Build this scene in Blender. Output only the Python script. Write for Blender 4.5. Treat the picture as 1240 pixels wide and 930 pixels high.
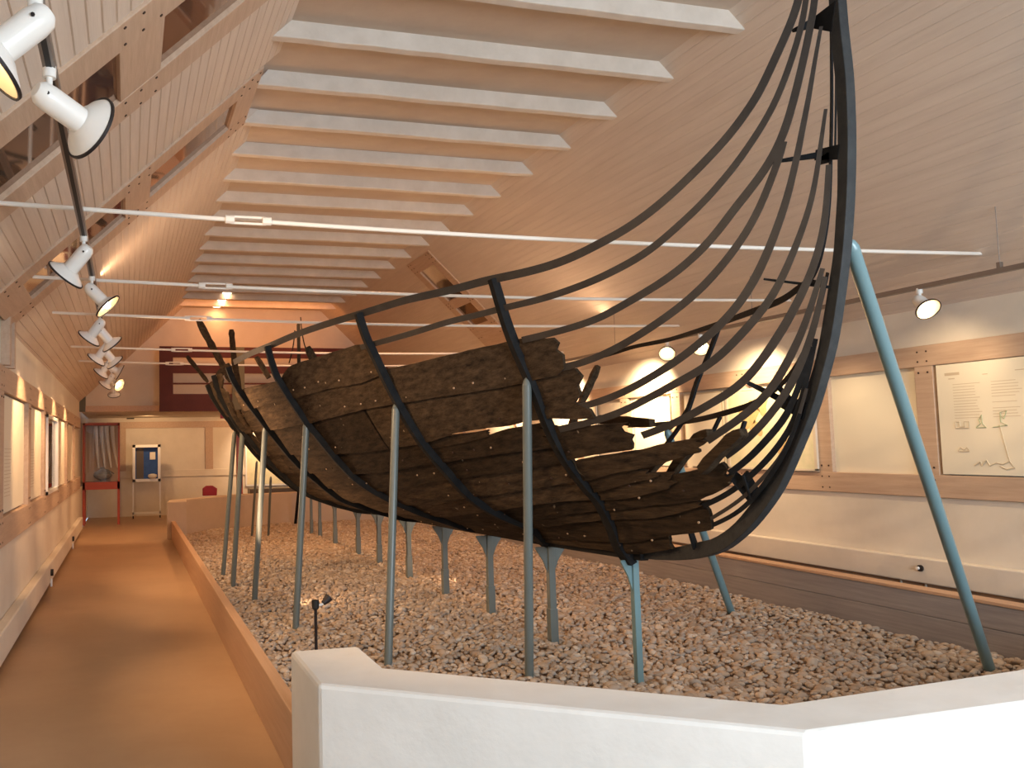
import bpy, bmesh, math, random
import numpy as np
from mathutils import Vector, Matrix
random.seed(7); rng = np.random.default_rng(7)
for o in list(bpy.data.objects): bpy.data.objects.remove(o)
C = bpy.context.scene.collection
PI = math.pi

# ------------------------------------------------------------------ camera, world, exposure
W_, H_ = 1240, 930
PP = np.array([415., 470.]); V1 = np.array([155., 547.]); V2 = np.array([4300., 468.])
F_ = math.sqrt(-np.dot(V1 - PP, V2 - PP))
def _d(v):
    a = np.array([v[0]-PP[0], -(v[1]-PP[1]), -F_]); return a/np.linalg.norm(a)
cy = _d(V1); cx = _d(V2); cx = cx - cy*cx.dot(cy); cx /= np.linalg.norm(cx); cz = np.cross(cx, cy)
RR = np.array([cx, cy, cz])                     # camera -> world
EYE = np.array([0, 0, 1.6])
def at(p, ax, val):                              # a measured point of the photograph on a plane of the room
    r = RR @ np.array([p[0]-PP[0], -(p[1]-PP[1]), -F_]); t = (val-EYE[ax])/r[ax]
    return EYE + r*t
cam = bpy.data.cameras.new('camera'); camo = bpy.data.objects.new('camera', cam); C.objects.link(camo)
m4 = Matrix.Identity(4)
for i in range(3):
    for j in range(3): m4[i][j] = RR[i][j]
m4.translation = Vector(EYE); camo.matrix_world = m4
cam.sensor_fit = 'HORIZONTAL'; cam.sensor_width = 36; cam.lens = F_*36/W_
cam.shift_x = (W_/2-PP[0])/W_; cam.shift_y = -(H_/2-PP[1])/W_
cam.clip_start = .05; cam.clip_end = 100
bpy.context.scene.camera = camo
sc = bpy.context.scene
w = bpy.data.worlds.new('world'); sc.world = w; w.use_nodes = True
w.node_tree.nodes['Background'].inputs[0].default_value = (.6, .75, 1, 1)
w.node_tree.nodes['Background'].inputs[1].default_value = .6
vs = sc.view_settings; vs.view_transform = 'Standard'; vs.look = 'None'; vs.gamma = 1; vs.use_curve_mapping = False
vs.exposure = 1.0
WARM = (1, .66, .38); WARMER = (1, .52, .22)
def area(name, loc, target, sx, sy, power, col):
    l = bpy.data.lights.new(name, 'AREA'); l.shape = 'RECTANGLE'; l.size = sx; l.size_y = sy; l.energy = power; l.color = col
    o = bpy.data.objects.new(name, l); C.objects.link(o); o.location = loc
    o.rotation_euler = (Vector(target)-Vector(loc)).to_track_quat('-Z', 'Y').to_euler()
    return o
def spot(name, loc, target, power, col, size=70, blend=.6, rad=.03):
    l = bpy.data.lights.new(name, 'SPOT'); l.energy = power; l.color = col
    l.spot_size = math.radians(size); l.spot_blend = blend; l.shadow_soft_size = rad
    o = bpy.data.objects.new(name, l); C.objects.link(o); o.location = loc
    o.rotation_euler = (Vector(target)-Vector(loc)).to_track_quat('-Z', 'Y').to_euler()
    return o
# daylight that enters through the windows of the near end wall
area('daylight', (3.9, -2.35, 2.0), (3.6, 5, 1.0), 3.6, 2.0, 220, (.74, .88, 1))
# added warm area fills above the tracks, facing up to brighten boards and beams
area('ceiling_fill_left', (-.1, 8.3, 3.05), (2.6, 8.3, 4.6), .15, 11.5, 66, (1, .62, .36))
area('ceiling_fill_right', (5.5, 9.0, 2.85), (2.9, 9.0, 4.6), .15, 11, 46, (1, .64, .38))
for y_ in (8.9, 11.1, 13.3, 15.5): spot('hall_fill', (3.0, y_, 4.42), (3.0, y_, 0), 78, (1, .46, .18), 165, .8, .18)  # added downward fill under the ceiling; no fitting hangs there

# ------------------------------------------------------------------ materials
def mat(name, col, rough=.7, metal=0, col2=None, scale=8, stretch=(1, 1, 1), bump=0, bscale=40, detail=4, spec=.3, emit=None, es=0):
    m = bpy.data.materials.new(name); m.use_nodes = True; nt = m.node_tree; n = nt.nodes; L = nt.links
    b = n['Principled BSDF']; b.inputs['Roughness'].default_value = rough; b.inputs['Metallic'].default_value = metal
    b.inputs['Specular IOR Level'].default_value = spec
    b.inputs['Base Color'].default_value = (*col, 1)
    if emit: b.inputs['Emission Color'].default_value = (*emit, 1); b.inputs['Emission Strength'].default_value = es
    if col2 or bump:
        tc = n.new('ShaderNodeTexCoord'); mp = n.new('ShaderNodeMapping'); mp.inputs['Scale'].default_value = stretch
        L.new(tc.outputs['Object'], mp.inputs['Vector'])
    if col2:
        t = n.new('ShaderNodeTexNoise'); t.inputs['Scale'].default_value = scale; t.inputs['Detail'].default_value = detail
        t.inputs['Roughness'].default_value = .65
        L.new(mp.outputs[0], t.inputs['Vector'])
        r = n.new('ShaderNodeValToRGB'); r.color_ramp.elements[0].position = .3; r.color_ramp.elements[1].position = .7
        r.color_ramp.elements[0].color = (*col, 1); r.color_ramp.elements[1].color = (*col2, 1)
        L.new(t.outputs['Fac'], r.inputs[0]); L.new(r.outputs[0], b.inputs['Base Color'])
    if bump:
        t2 = n.new('ShaderNodeTexNoise'); t2.inputs['Scale'].default_value = bscale; t2.inputs['Detail'].default_value = 5
        L.new(mp.outputs[0], t2.inputs['Vector'])
        bp = n.new('ShaderNodeBump'); bp.inputs['Strength'].default_value = bump; bp.inputs['Distance'].default_value = .02
        L.new(t2.outputs['Fac'], bp.inputs['Height']); L.new(bp.outputs[0], b.inputs['Normal'])
    return m
M = {}
M['boards'] = mat('white_stained_boards', (.60, .50, .42), .55, col2=(.68, .58, .49), scale=3, stretch=(6, .4, 6), bump=.1, bscale=8)
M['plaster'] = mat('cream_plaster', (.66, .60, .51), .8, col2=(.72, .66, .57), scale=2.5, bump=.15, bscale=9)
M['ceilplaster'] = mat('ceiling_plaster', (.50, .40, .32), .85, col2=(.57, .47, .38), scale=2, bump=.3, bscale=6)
M['beam'] = mat('whitewashed_beam', (.62, .56, .49), .75, col2=(.72, .66, .59), scale=4, bump=.3, bscale=12)
M['white'] = mat('white_limewash', (.78, .77, .74), .7, col2=(.84, .83, .80), scale=3, bump=.35, bscale=5)
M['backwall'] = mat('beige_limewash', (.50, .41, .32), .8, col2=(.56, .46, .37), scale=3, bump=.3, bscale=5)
M['pine'] = mat('pine_timber', (.47, .33, .235), .5, col2=(.57, .42, .31), scale=5, stretch=(6, .5, 6), bump=.08, bscale=20)
M['kerb'] = mat('kerb_plank', (.50, .31, .19), .45, col2=(.58, .38, .25), scale=5, stretch=(8, .4, 8), bump=.06, bscale=20)
M['greykerb'] = mat('grey_kerb_plank', (.27, .25, .245), .6, col2=(.36, .335, .32), scale=5, stretch=(8, .4, 8), bump=.1, bscale=20)
M['lino'] = mat('linoleum_floor', (.42, .27, .155), .42, col2=(.49, .325, .195), scale=1.5, detail=8, spec=.4)
M['dark'] = mat('dark_gap', (.05, .03, .02), .8)
M['hole'] = mat('screw_hole', (.06, .035, .025), .8)
M['iron'] = mat('blackened_iron', (.010, .011, .013), .75, col2=(.019, .020, .021), scale=10, bump=.2, bscale=30, spec=.08)
M['stem'] = mat('stem_iron', (.020, .023, .026), .6, col2=(.038, .041, .043), scale=10, bump=.2, bscale=30, spec=.25)
M['batten'] = mat('iron_batten', (.026, .022, .020), .55, col2=(.045, .039, .034), scale=9, bump=.1, bscale=30, spec=.4)
M['post'] = mat('grey_green_paint', (.13, .155, .15), .35, spec=.5)
M['cyan'] = mat('pale_blue_paint', (.15, .26, .29), .28, spec=.6)
M['lamp'] = mat('white_enamel', (.80, .79, .76), .3, spec=.5)
M['rim'] = mat('black_rim', (.02, .015, .015), .5)
M['refl'] = mat('lamp_reflector', (.6, .45, .3), .35)
M['bulb'] = mat('lit_bulb', (1, .9, .7), .4, emit=(1, .80, .5), es=22)
M['lens'] = mat('lit_lens', (1, .9, .7), .4, emit=(1, .84, .58), es=4)
M['track'] = mat('track_metal', (.22, .19, .17), .4, metal=.5)
M['slot'] = mat('track_slot', (.02, .02, .02), .6)
M['rod'] = mat('white_rod', (.80, .76, .70), .4)
M['maroon'] = mat('maroon_boards', (.065, .012, .010), .55, col2=(.085, .018, .014), scale=3)
M['grey'] = mat('grey_block', (.12, .12, .09), .6)
M['red'] = mat('red_cabinet_paint', (.42, .07, .03), .35)
M['redsign'] = mat('red_plastic', (.25, .01, .015), .4)
M['blue'] = mat('blue_display_back', (.015, .05, .20), .4, col2=(.03, .09, .30), scale=3)
M['caseback'] = mat('case_back', (.5, .36, .24), .7)
M['case_dark'] = mat('case_backing', (.10, .075, .055), .4)
M['cloth'] = mat('white_cloth', (.75, .70, .62), .8)
M['pot'] = mat('dark_stoneware', (.16, .14, .11), .45, col2=(.25, .22, .18), scale=8)
M['paper'] = mat('cream_paper', (.80, .74, .60), .6)
M['ink'] = mat('brown_ink', (.58, .48, .34), .8)
M['inkg'] = mat('green_ink', (.42, .45, .28), .8)
M['map'] = mat('map_print', (.60, .60, .40), .6, col2=(.80, .72, .52), scale=5, detail=8)
M['board'] = mat('panel_board', (.66, .58, .47), .8)
def glass_mirror():
    m = bpy.data.materials.new('dark_window_glass'); m.use_nodes = True; b = m.node_tree.nodes['Principled BSDF']
    b.inputs['Base Color'].default_value = (.40, .30, .24, 1); b.inputs['Metallic'].default_value = .85; b.inputs['Roughness'].default_value = .04
    return m
M['glass'] = glass_mirror()
def case_glass():
    m = bpy.data.materials.new('clear_glass'); m.use_nodes = True; n = m.node_tree.nodes; L = m.node_tree.links
    n.remove(n['Principled BSDF']); t = n.new('ShaderNodeBsdfTransparent'); g = n.new('ShaderNodeBsdfGlossy'); g.inputs['Roughness'].default_value = .02
    mx = n.new('ShaderNodeMixShader'); f = n.new('ShaderNodeFresnel'); f.inputs[0].default_value = 1.5
    L.new(f.outputs[0], mx.inputs[0]); L.new(t.outputs[0], mx.inputs[1]); L.new(g.outputs[0], mx.inputs[2])
    L.new(mx.outputs[0], n['Material Output'].inputs[0]); return m
M['clear'] = case_glass()
def oak():
    m = mat('ancient_oak', (.045, .030, .019), .85, spec=.12); nt = m.node_tree; n = nt.nodes; L = nt.links; b = n['Principled BSDF']
    tc = n.new('ShaderNodeTexCoord'); mp = n.new('ShaderNodeMapping'); mp.inputs['Scale'].default_value = (9, .9, 9)
    L.new(tc.outputs['Object'], mp.inputs['Vector'])
    a = n.new('ShaderNodeTexNoise'); a.inputs['Scale'].default_value = 3; a.inputs['Detail'].default_value = 9; a.inputs['Roughness'].default_value = .7
    L.new(mp.outputs[0], a.inputs['Vector'])
    r = n.new('ShaderNodeValToRGB'); e = r.color_ramp.elements; e[0].position = .3; e[0].color = (.011, .008, .006, 1); e[1].position = .75; e[1].color = (.092, .062, .037, 1)
    L.new(a.outputs['Fac'], r.inputs[0])
    v = n.new('ShaderNodeTexNoise'); v.inputs['Scale'].default_value = 17; v.inputs['Detail'].default_value = 1
    L.new(tc.outputs['Object'], v.inputs['Vector'])
    r2 = n.new('ShaderNodeValToRGB'); e = r2.color_ramp.elements; e[0].position = .77; e[0].color = (0, 0, 0, 1); e[1].position = .80; e[1].color = (1, 1, 1, 1)
    L.new(v.outputs['Fac'], r2.inputs[0])
    mx = n.new('ShaderNodeMix'); mx.data_type = 'RGBA'; L.new(r2.outputs[0], mx.inputs[0]); L.new(r.outputs[0], mx.inputs[6]); mx.inputs[7].default_value = (.30, .24, .17, 1)
    oi = n.new('ShaderNodeObjectInfo'); mr = n.new('ShaderNodeMapRange'); mr.inputs['To Min'].default_value = .55; mr.inputs['To Max'].default_value = 1.35
    L.new(oi.outputs['Random'], mr.inputs['Value']); ml = n.new('ShaderNodeMix'); ml.data_type = 'RGBA'; ml.blend_type = 'MULTIPLY'; ml.inputs[0].default_value = 1
    L.new(mx.outputs[2], ml.inputs[6]); L.new(mr.outputs[0], ml.inputs[7]); L.new(ml.outputs[2], b.inputs['Base Color'])
    bp = n.new('ShaderNodeBump'); bp.inputs['Strength'].default_value = .9; bp.inputs['Distance'].default_value = .015
    L.new(a.outputs['Fac'], bp.inputs['Height']); L.new(bp.outputs[0], b.inputs['Normal'])
    return m
M['oak'] = oak()
def stone_mat():
    m = mat('pebble_stone', (.4, .3, .2), .75, spec=.25); nt = m.node_tree; n = nt.nodes; L = nt.links; b = n['Principled BSDF']
    at_ = n.new('ShaderNodeAttribute'); at_.attribute_name = 'tint'
    oi = n.new('ShaderNodeObjectInfo')
    ad = n.new('ShaderNodeMath'); ad.operation = 'ADD'; L.new(at_.outputs['Fac'], ad.inputs[0]); L.new(oi.outputs['Random'], ad.inputs[1])
    fr = n.new('ShaderNodeMath'); fr.operation = 'FRACT'; L.new(ad.outputs[0], fr.inputs[0])
    r = n.new('ShaderNodeValToRGB'); cr = r.color_ramp
    cols = [(0, (.33, .25, .185)), (.3, (.44, .34, .255)), (.55, (.38, .33, .29)), (.8, (.48, .38, .29)), (.95, (.56, .49, .42))]
    cr.elements[0].position = 0; cr.elements[0].color = (*cols[0][1], 1); cr.elements[1].position = .95; cr.elements[1].color = (*cols[4][1], 1)
    for p, c in cols[1:4]:
        e = cr.elements.new(p); e.color = (*c, 1)
    L.new(fr.outputs[0], r.inputs[0]); L.new(r.outputs[0], b.inputs['Base Color'])
    return m
M['stone'] = stone_mat()
M['soil'] = mat('gravel_bed', (.22, .15, .10), .9, col2=(.30, .21, .14), scale=30)

# ------------------------------------------------------------------ mesh helpers
class MB:
    def __init__(s): s.v = []; s.f = []
    def add(s, vs_, fs):
        k = len(s.v); s.v += [tuple(map(float, q)) for q in vs_]; s.f += [tuple(k+i for i in f) for f in fs]; return s
    def box(s, a, b):
        x0, y0, z0 = a; x1, y1, z1 = b
        return s.add([(x0,y0,z0),(x1,y0,z0),(x1,y1,z0),(x0,y1,z0),(x0,y0,z1),(x1,y0,z1),(x1,y1,z1),(x0,y1,z1)],
                     [(0,3,2,1),(4,5,6,7),(0,1,5,4),(1,2,6,5),(2,3,7,6),(3,0,4,7)])
    def slab(s, pts, dvec):                      # polygon extruded by a vector
        n = len(pts); p = [np.array(q, float) for q in pts]; d = np.array(dvec, float)
        fs = [tuple(range(n)), tuple(range(2*n-1, n-1, -1))] + [(i, i+n, (i+1) % n+n, (i+1) % n) for i in range(n)]
        return s.add(p+[q+d for q in p], fs)
    def tube(s, path, r, n=12, cap=True):
        P = [np.array(q, float) for q in path]; rs = r if hasattr(r, '__len__') else [r]*len(P)
        k = len(s.v); up = None; ring = []
        for i, p in enumerate(P):
            t = P[min(i+1, len(P)-1)]-P[max(i-1, 0)]; t /= np.linalg.norm(t)+1e-9
            if up is None: up = np.array([0, 0, 1.]) if abs(t[2]) < .9 else np.array([1., 0, 0])
            a = np.cross(t, up); a /= np.linalg.norm(a); b_ = np.cross(a, t); up = b_
            ring += [tuple(p+rs[i]*(math.cos(q)*a+math.sin(q)*b_)) for q in (2*PI*j/n for j in range(n))]
        fs = [(i*n+j, i*n+(j+1) % n, (i+1)*n+(j+1) % n, (i+1)*n+j) for i in range(len(P)-1) for j in range(n)]
        if cap: fs += [tuple(range(n-1, -1, -1)), tuple((len(P)-1)*n+j for j in range(n))]
        return s.add(ring, fs)
    def bar(s, path, wdirs, ndirs, wid, th):     # flat bar swept along a path
        P = [np.array(q, float) for q in path]; n = len(P); V = []
        ws = wid if hasattr(wid, '__len__') else [wid]*n
        for i in range(n):
            a = np.array(wdirs[i])*ws[i]/2; b_ = np.array(ndirs[i])*th/2
            V += [P[i]-a-b_, P[i]+a-b_, P[i]+a+b_, P[i]-a+b_]
        fs = [(i*4+j, i*4+(j+1) % 4, i*4+4+(j+1) % 4, i*4+4+j) for i in range(n-1) for j in range(4)]
        fs += [(3, 2, 1, 0), tuple(4*(n-1)+j for j in range(4))]
        return s.add(V, fs)
    def lathe(s, prof, origin, axis, n=28):
        ax = np.array(axis, float); ax /= np.linalg.norm(ax); u = np.cross(ax, [0, 0, 1.] if abs(ax[2]) < .9 else [1., 0, 0]); u /= np.linalg.norm(u); v = np.cross(ax, u)
        V = []; o = np.array(origin, float)
        for r, h in prof: V += [tuple(o+ax*h+r*(math.cos(q)*u+math.sin(q)*v)) for q in (2*PI*j/n for j in range(n))]
        fs = [(i*n+j, i*n+(j+1) % n, (i+1)*n+(j+1) % n, (i+1)*n+j) for i in range(len(prof)-1) for j in range(n)]
        return s.add(V, fs)
    def build(s, name, m, parent=None, smooth=False, bevel=0, origin=None):
        me = bpy.data.meshes.new(name); V = np.array(s.v)
        o = bpy.data.objects.new(name, me); C.objects.link(o)
        if parent is not None:
            org = np.array(parent.get('_org', (0, 0, 0)))
            o.parent = parent
        else:
            org = np.array(origin) if origin is not None else np.array([(V[:, 0].min()+V[:, 0].max())/2, (V[:, 1].min()+V[:, 1].max())/2, V[:, 2].min()])
            o.location = org
        me.from_pydata([tuple(q) for q in (V-org)], [], s.f); me.materials.append(m); me.update()
        bm = bmesh.new(); bm.from_mesh(me); bmesh.ops.recalc_face_normals(bm, faces=bm.faces); bm.to_mesh(me); bm.free()
        if smooth:
            for p in me.polygons: p.use_smooth = True
            me.set_sharp_from_angle(angle=math.radians(40))
        if bevel:
            b = o.modifiers.new('bevel', 'BEVEL'); b.width = bevel; b.segments = 2; b.limit_method = 'ANGLE'
        if parent is None: o['_org'] = tuple(org)
        else: o['_org'] = tuple(org)
        return o
def tag(o, label, cat, group=None):
    o['label'] = label; o['category'] = cat
    if group: o['group'] = group
    return o
def thing(name, label, cat, loc, group=None):
    o = bpy.data.objects.new(name, None); C.objects.link(o); o.empty_display_size = .1; o.location = loc; o['_org'] = tuple(loc)
    return tag(o, label, cat, group)
def struct(o): o['kind'] = 'structure'; return o

# ------------------------------------------------------------------ the hall
XL, XR, Y0, YU, YF = -.95, 6.27, -2.6, 18.0, 21.4
ZF, ZC = 2.66, 4.55; XCL, XCR = 1.01, 4.31
struct(MB().box((XL, Y0, -.1), (XR, YF, 0)).build('floor', M['lino']))
struct(MB().box((XL-.2, Y0, 0), (XL-.06, YF, ZF+.15)).build('wall_left', M['plaster']))
struct(MB().box((XR+.06, Y0, 0), (XR+.2, YF, ZF+.15)).build('wall_right', M['plaster']))
# far wall below (behind the gallery) and above it
struct(MB().box((XL-.2, YF, 0), (XR+.2, YF+.15, 2.6)).build('wall_far', M['plaster']))
struct(MB().slab([(XL-.1, YU, 2.44), (XR+.1, YU, 2.44), (XR+.1, YU, ZF), (XCR, YU, ZC+.3), (XCL, YU, ZC+.3), (XL-.1, YU, ZF)], (0, .12, 0)).build('wall_far', M['plaster']))
struct(MB().box((XL, YU+.12, 2.44), (XR, YF, 2.54)).build('ceiling', M['plaster']))
# near end wall with two windows
nw = MB(); wins = [(2.2, 3.8), (4.0, 5.6)]
nw.box((XL-.2, Y0-.15, 0), (XR+.2, Y0, .95)); nw.box((XL-.2, Y0-.15, 2.6), (XR+.2, Y0, 5.0))
for a, b_ in ((XL-.2, 2.2), (3.8, 4.0), (5.6, XR+.2)): nw.box((a, Y0-.15, .95), (b_, Y0, 2.6))
struct(nw.build('wall_near', M['plaster']))
for k, (a, b_) in enumerate(wins):
    f = MB()
    for q in (a, (a+b_)/2-.03, b_-.06): f.box((q, Y0-.12, .95), (q+.06, Y0-.04, 2.6))
    f.box((a, Y0-.12, .95), (b_, Y0-.04, 1.01)); f.box((a, Y0-.12, 2.54), (b_, Y0-.04, 2.6))
    o = struct(f.build('window_%d' % (k+1), M['lamp'])); MB().box((a+.06, Y0-.09, 1.01), (b_-.06, Y0-.085, 2.54)).build('pane', M['clear'], o)
# flat ceiling and whitewashed tie beams
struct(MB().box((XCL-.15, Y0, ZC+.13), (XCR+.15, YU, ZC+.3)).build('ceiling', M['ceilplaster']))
BY = [4.05+.81*k for k in range(-7, 17)]
for k, y in enumerate(BY):
    if y < 2.0: continue
    mb = MB(); n = 14; xs = np.linspace(XCL-.02, XCR+.02, n); top = []
    wob = rng.normal(0, .003, n); wob2 = rng.normal(0, .002, n)
    V = []
    for i, x in enumerate(xs):
        e = .0 if 0 < i < n-1 else 0
        sh = -.12 if i == 0 else (.12 if i == n-1 else 0)
        V += [(x, y+wob[i], ZC+wob2[i]), (x, y+.085+wob[i], ZC+wob2[i]), (x-sh*1.0, y+.085, ZC+.14), (x-sh*1.0, y, ZC+.14)]
    fs = [(i*4+j, i*4+(j+1) % 4, i*4+4+(j+1) % 4, i*4+4+j) for i in range(n-1) for j in range(4)]+[(3, 2, 1, 0), tuple(4*(n-1)+j for j in range(4))]
    mb.add(V, fs)
    o = mb.build('ceiling_beam', M['beam'], bevel=.008)
    j = round((y-4.05)/.81)
    ords = ['nearest', 'second', 'third', 'fourth', 'fifth', 'sixth', 'seventh', 'eighth', 'ninth', 'tenth', 'eleventh', 'twelfth', 'thirteenth', 'fourteenth', 'fifteenth', 'sixteenth', 'seventeenth', 'eighteenth', 'nineteenth', 'twentieth']
    idx = k-[i for i, q in enumerate(BY) if q >= 2.0][0]
    if y < 4.2: lab = 'whitewashed ceiling beam above the camera, just outside the top edge'
    else: lab = 'whitewashed ceiling beam, %s one counted from the top of the photo' % ords[j-1 if j-1 < 20 else 19]
    tag(o, lab, 'beam', 'whitewashed beams across the ceiling')
# sloping boarded ceilings: grooved boards running the length of the hall
def slope_pt(side, s, y, off=0):
    if side < 0: A = np.array([XL, y, ZF]); B = np.array([XCL, y, ZC])
    else: A = np.array([XR, y, ZF]); B = np.array([XCR, y, ZC])
    d = B-A; nrm = np.array([d[2], 0, -d[0]]) if side < 0 else np.array([-d[2], 0, d[0]])
    nrm /= np.linalg.norm(nrm)
    return A+d*s+nrm*off                          # positive off = into the room
def boards(side, ya, yb, s0=0., s1=1., depth=.007):
    L_ = 2.72; n = max(1, round((s1-s0)*L_/.083)); prof = []
    for i in range(n):
        a = s0+(s1-s0)*i/n; b_ = s0+(s1-s0)*(i+1)/n; g = .0022
        prof += [(a+g, 0), (b_-g, 0), (b_, -depth)]
    pts = [(s0, -depth)]+prof+[(s1+ .05 if s1 >= 1 else s1, -.06), (s0, -.06)]
    mb = MB(); P0 = [slope_pt(side, s, ya, o) for s, o in pts]
    mb.slab(P0, (0, yb-ya, 0)); return mb
lo = MB()
for a, b_ in ((Y0, 3.76), (4.86, 6.16), (7.28, YU)): lo.add(*(lambda q: (q.v, q.f))(boards(-1, a, b_, -.03, 1.075)))
struct(lo.build('ceiling', M['boards']))
ro = MB()
for a, b_, s0, s1 in ((Y0, 11.5, -.03, 1.075), (12.5, YU, -.03, 1.075), (11.5, 12.5, -.03, .28), (11.5, 12.5, .98, 1.075)):
    q = boards(1, a, b_, s0, s1, .003); ro.add(q.v, q.f)
struct(ro.build('ceiling', M['boards']))
# skylight strips: two rafters with crosspieces and glass between them
def skylight(side, ya, yb, r0, r1, s0, s1, crosses, name):
    fr = MB()
    def plank(y0, y1, a, b_, off=.018, dep=.12):
        P = [slope_pt(side, a, y0, off), slope_pt(side, b_, y0, off), slope_pt(side, b_, y1, off), slope_pt(side, a, y1, off)]
        n_ = slope_pt(side, 0, 0, -dep)-slope_pt(side, 0, 0, 0)
        fr.slab(P, n_)
    plank(ya, ya+r0, s0, s1); plank(yb-r1, yb, s0, s1)
    for a, b_ in crosses: plank(ya+r0, yb-r1, a, b_, .016)
    o = struct(fr.build('window_%s' % name, M['pine'], bevel=.004))
    g = MB(); P = [slope_pt(side, s0, ya+r0, -.012), slope_pt(side, s1, ya+r0, -.012), slope_pt(side, s1, yb-r1, -.012), slope_pt(side, s0, yb-r1, -.012)]
    g.slab(P, slope_pt(side, 0, 0, -.02)-slope_pt(side, 0, 0, 0)); g.build('pane', M['glass'], o)
    for yy in (ya+.05, ya+r0-.05, yb-r1+.05, yb-.05):
        for a, b_ in crosses:
            for s_ in (a+.012, (a+b_)/2, b_-.012):
                p = slope_pt(side, s_, yy, .018); q = slope_pt(side, s_, yy, .022)
                MB().tube([p, q], .009, 8).build('screw_plug', M['hole'], o)
    return o
skylight(-1, 3.75, 4.88, .26, .28, 0, 1, [(0, .08), (.46, .57), (.93, 1.0)], '3')
skylight(-1, 6.15, 7.3, .26, .28, 0, 1, [(-.0, .10), (.47, .57), (.91, 1.0)], '4')
skylight(1, 11.5, 12.5, .2, .2, .28, .98, [(.28, .45), (.60, .66), (.90, .98)], '5')
# timber framing of the two long walls
def framing(side, x, depth, posts, zt, zb, rt, rb, y0, y1, pw):
    s = -1 if side == 'right' else 1
    xi = x; xo = x-s*.08
    mb = MB()
    def bx(ya, yb, za, zb_, off=0): mb.box((min(xi+s*off, xo), ya, za), (max(xi+s*off, xo), yb, zb_))
    tb = MB(); o = []
    k = 1 if side == 'left' else 11
    for (za, zb_) in ((zb, zt), (rb, rt)):
        m_ = MB(); m_.box((min(xi, xo), y0, za), (max(xi, xo), y1, zb_)); struct(m_.build('trim_%d' % k, M['pine'], bevel=.005)); k += 1
    for y in posts:
        m_ = MB(); m_.box((min(xi-s*.004, xo), y, rt), (max(xi-s*.004, xo), y+pw, zb)); q = struct(m_.build('trim_%d' % k, M['pine'], bevel=.004)); k += 1
        h = MB()
        for yy in (y+pw*.25, y+pw*.75):
            for zz in (zb+.04, zt-.05, zb-.05, rt-.04, rb+.04, rt+.06):
                MB().tube([(xi-s*.003, yy, zz), (xi+s*.002, yy, zz)], .008, 8).build('screw_plug', M['hole'], q)
LP = [3.1, 4.3, 5.5, 6.85, 8.75, 10.35, 12.25, 14.1, 16.0]
framing('left', XL, .08, LP, 2.30, 2.10, 1.10, .87, Y0, YU, .22)
RP = [2.9, 3.95, 5.26, 6.30, 7.35, 8.44, 9.5, 10.6, 11.7, 12.8, 13.9, 15.0, 16.1]
framing('right', XR, .08, RP, 2.34, 2.17, 1.29, 1.11, Y0, YU, .16)
# panelling above and below the frame
struct(MB().box((XL-.06, Y0, 2.30), (XL-.02, YU, ZF+.02)).build('trim_30', M['plaster']))
struct(MB().box((XL-.06, Y0, 0), (XL-.02, YF, .87)).build('trim_31', M['plaster']))
struct(MB().box((XR+.02, Y0, 2.34), (XR+.06, YU, ZF+.02)).build('trim_32', M['plaster']))
struct(MB().box((XR+.02, Y0, 0), (XR+.06, YF, 1.11)).build('trim_33', M['plaster']))
struct(MB().box((XL-.02, Y0, .08), (XL+.07, 17.6, .31)).build('baseboard_left', M['plaster'], bevel=.012))
struct(MB().box((XR-.07, Y0, .42), (XR+.02, 17.3, .62)).build('baseboard_right', M['plaster'], bevel=.01))
struct(MB().box((XL-.02, Y0, 0), (XL+.02, 17.6, .08)).build('trim_34', M['dark']))
struct(MB().box((XR-.02, Y0, 0), (XR+.02, 17.3, .42)).build('trim_35', M['kerb']))
# the wall frame where the second skylight comes down to the left wall
for y in (6.95, 7.22): struct(MB().box((XL-.06, y, 2.30), (XL+.05, y+.08, ZF+.03)).build('trim_36', M['pine'], bevel=.004))

# ------------------------------------------------------------------ gravel bed, kerbs, low walls
struct(MB().box((.82, 2.4, 0), (5.93, 17.5, .024)).build('floor', M['soil']))
mb = MB(); mb.box((.76, 3.45, 0), (.83, 15.75, .33)); struct(mb.build('trim_40', M['kerb'], bevel=.006))
mb = MB()
for a, b_ in ((0, .227), (.230, .40)): mb.box((5.93, 2.4, a), (5.99, 17.4, b_))
struct(mb.build('trim_41', M['greykerb'], bevel=.004))
struct(MB().box((5.92, 2.4, .40), (6.06, 17.4, .425)).build('trim_42', M['kerb'], bevel=.004))
def lowwall(outer, inner, z, name, m='white'):
    V = []; n = len(outer)
    for zz in (0, z):
        V += [(x, y, zz) for x, y in outer]+[(x, y, zz) for x, y in inner]
    fs = []
    for i in range(n-1):
        fs += [(i, i+1, 2*n+i+1, 2*n+i), (n+i, n+i+1, 3*n+i+1, 3*n+i), (2*n+i, 2*n+i+1, 3*n+i+1, 3*n+i), (i, i+1, n+i+1, n+i)]
    fs += [(0, n, 3*n, 2*n), (n-1, 2*n-1, 4*n-1, 3*n-1)]
    o = MB().add(V, fs).build(name, M[m], bevel=.018); return struct(o)
lowwall([(.74, 3.93), (.74, 3.35), (2.14, 2.31), (3.09, 2.33), (4.6, 2.55), (6.2, 2.9)], [(1.07, 3.92), (1.07, 3.51), (2.28, 2.58), (3.5, 2.66), (4.6, 2.83), (6.2, 3.15)], .65, 'wall_front')
lowwall([(.68, 15.45), (.74, 16.0), (2.2, 17.4), (3.7, 17.62), (6.25, 17.4)], [(1.04, 15.5), (1.06, 16.05), (2.3, 17.05), (3.7, 17.3), (6.25, 17.05)], .68, 'wall_back', 'backwall')

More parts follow.
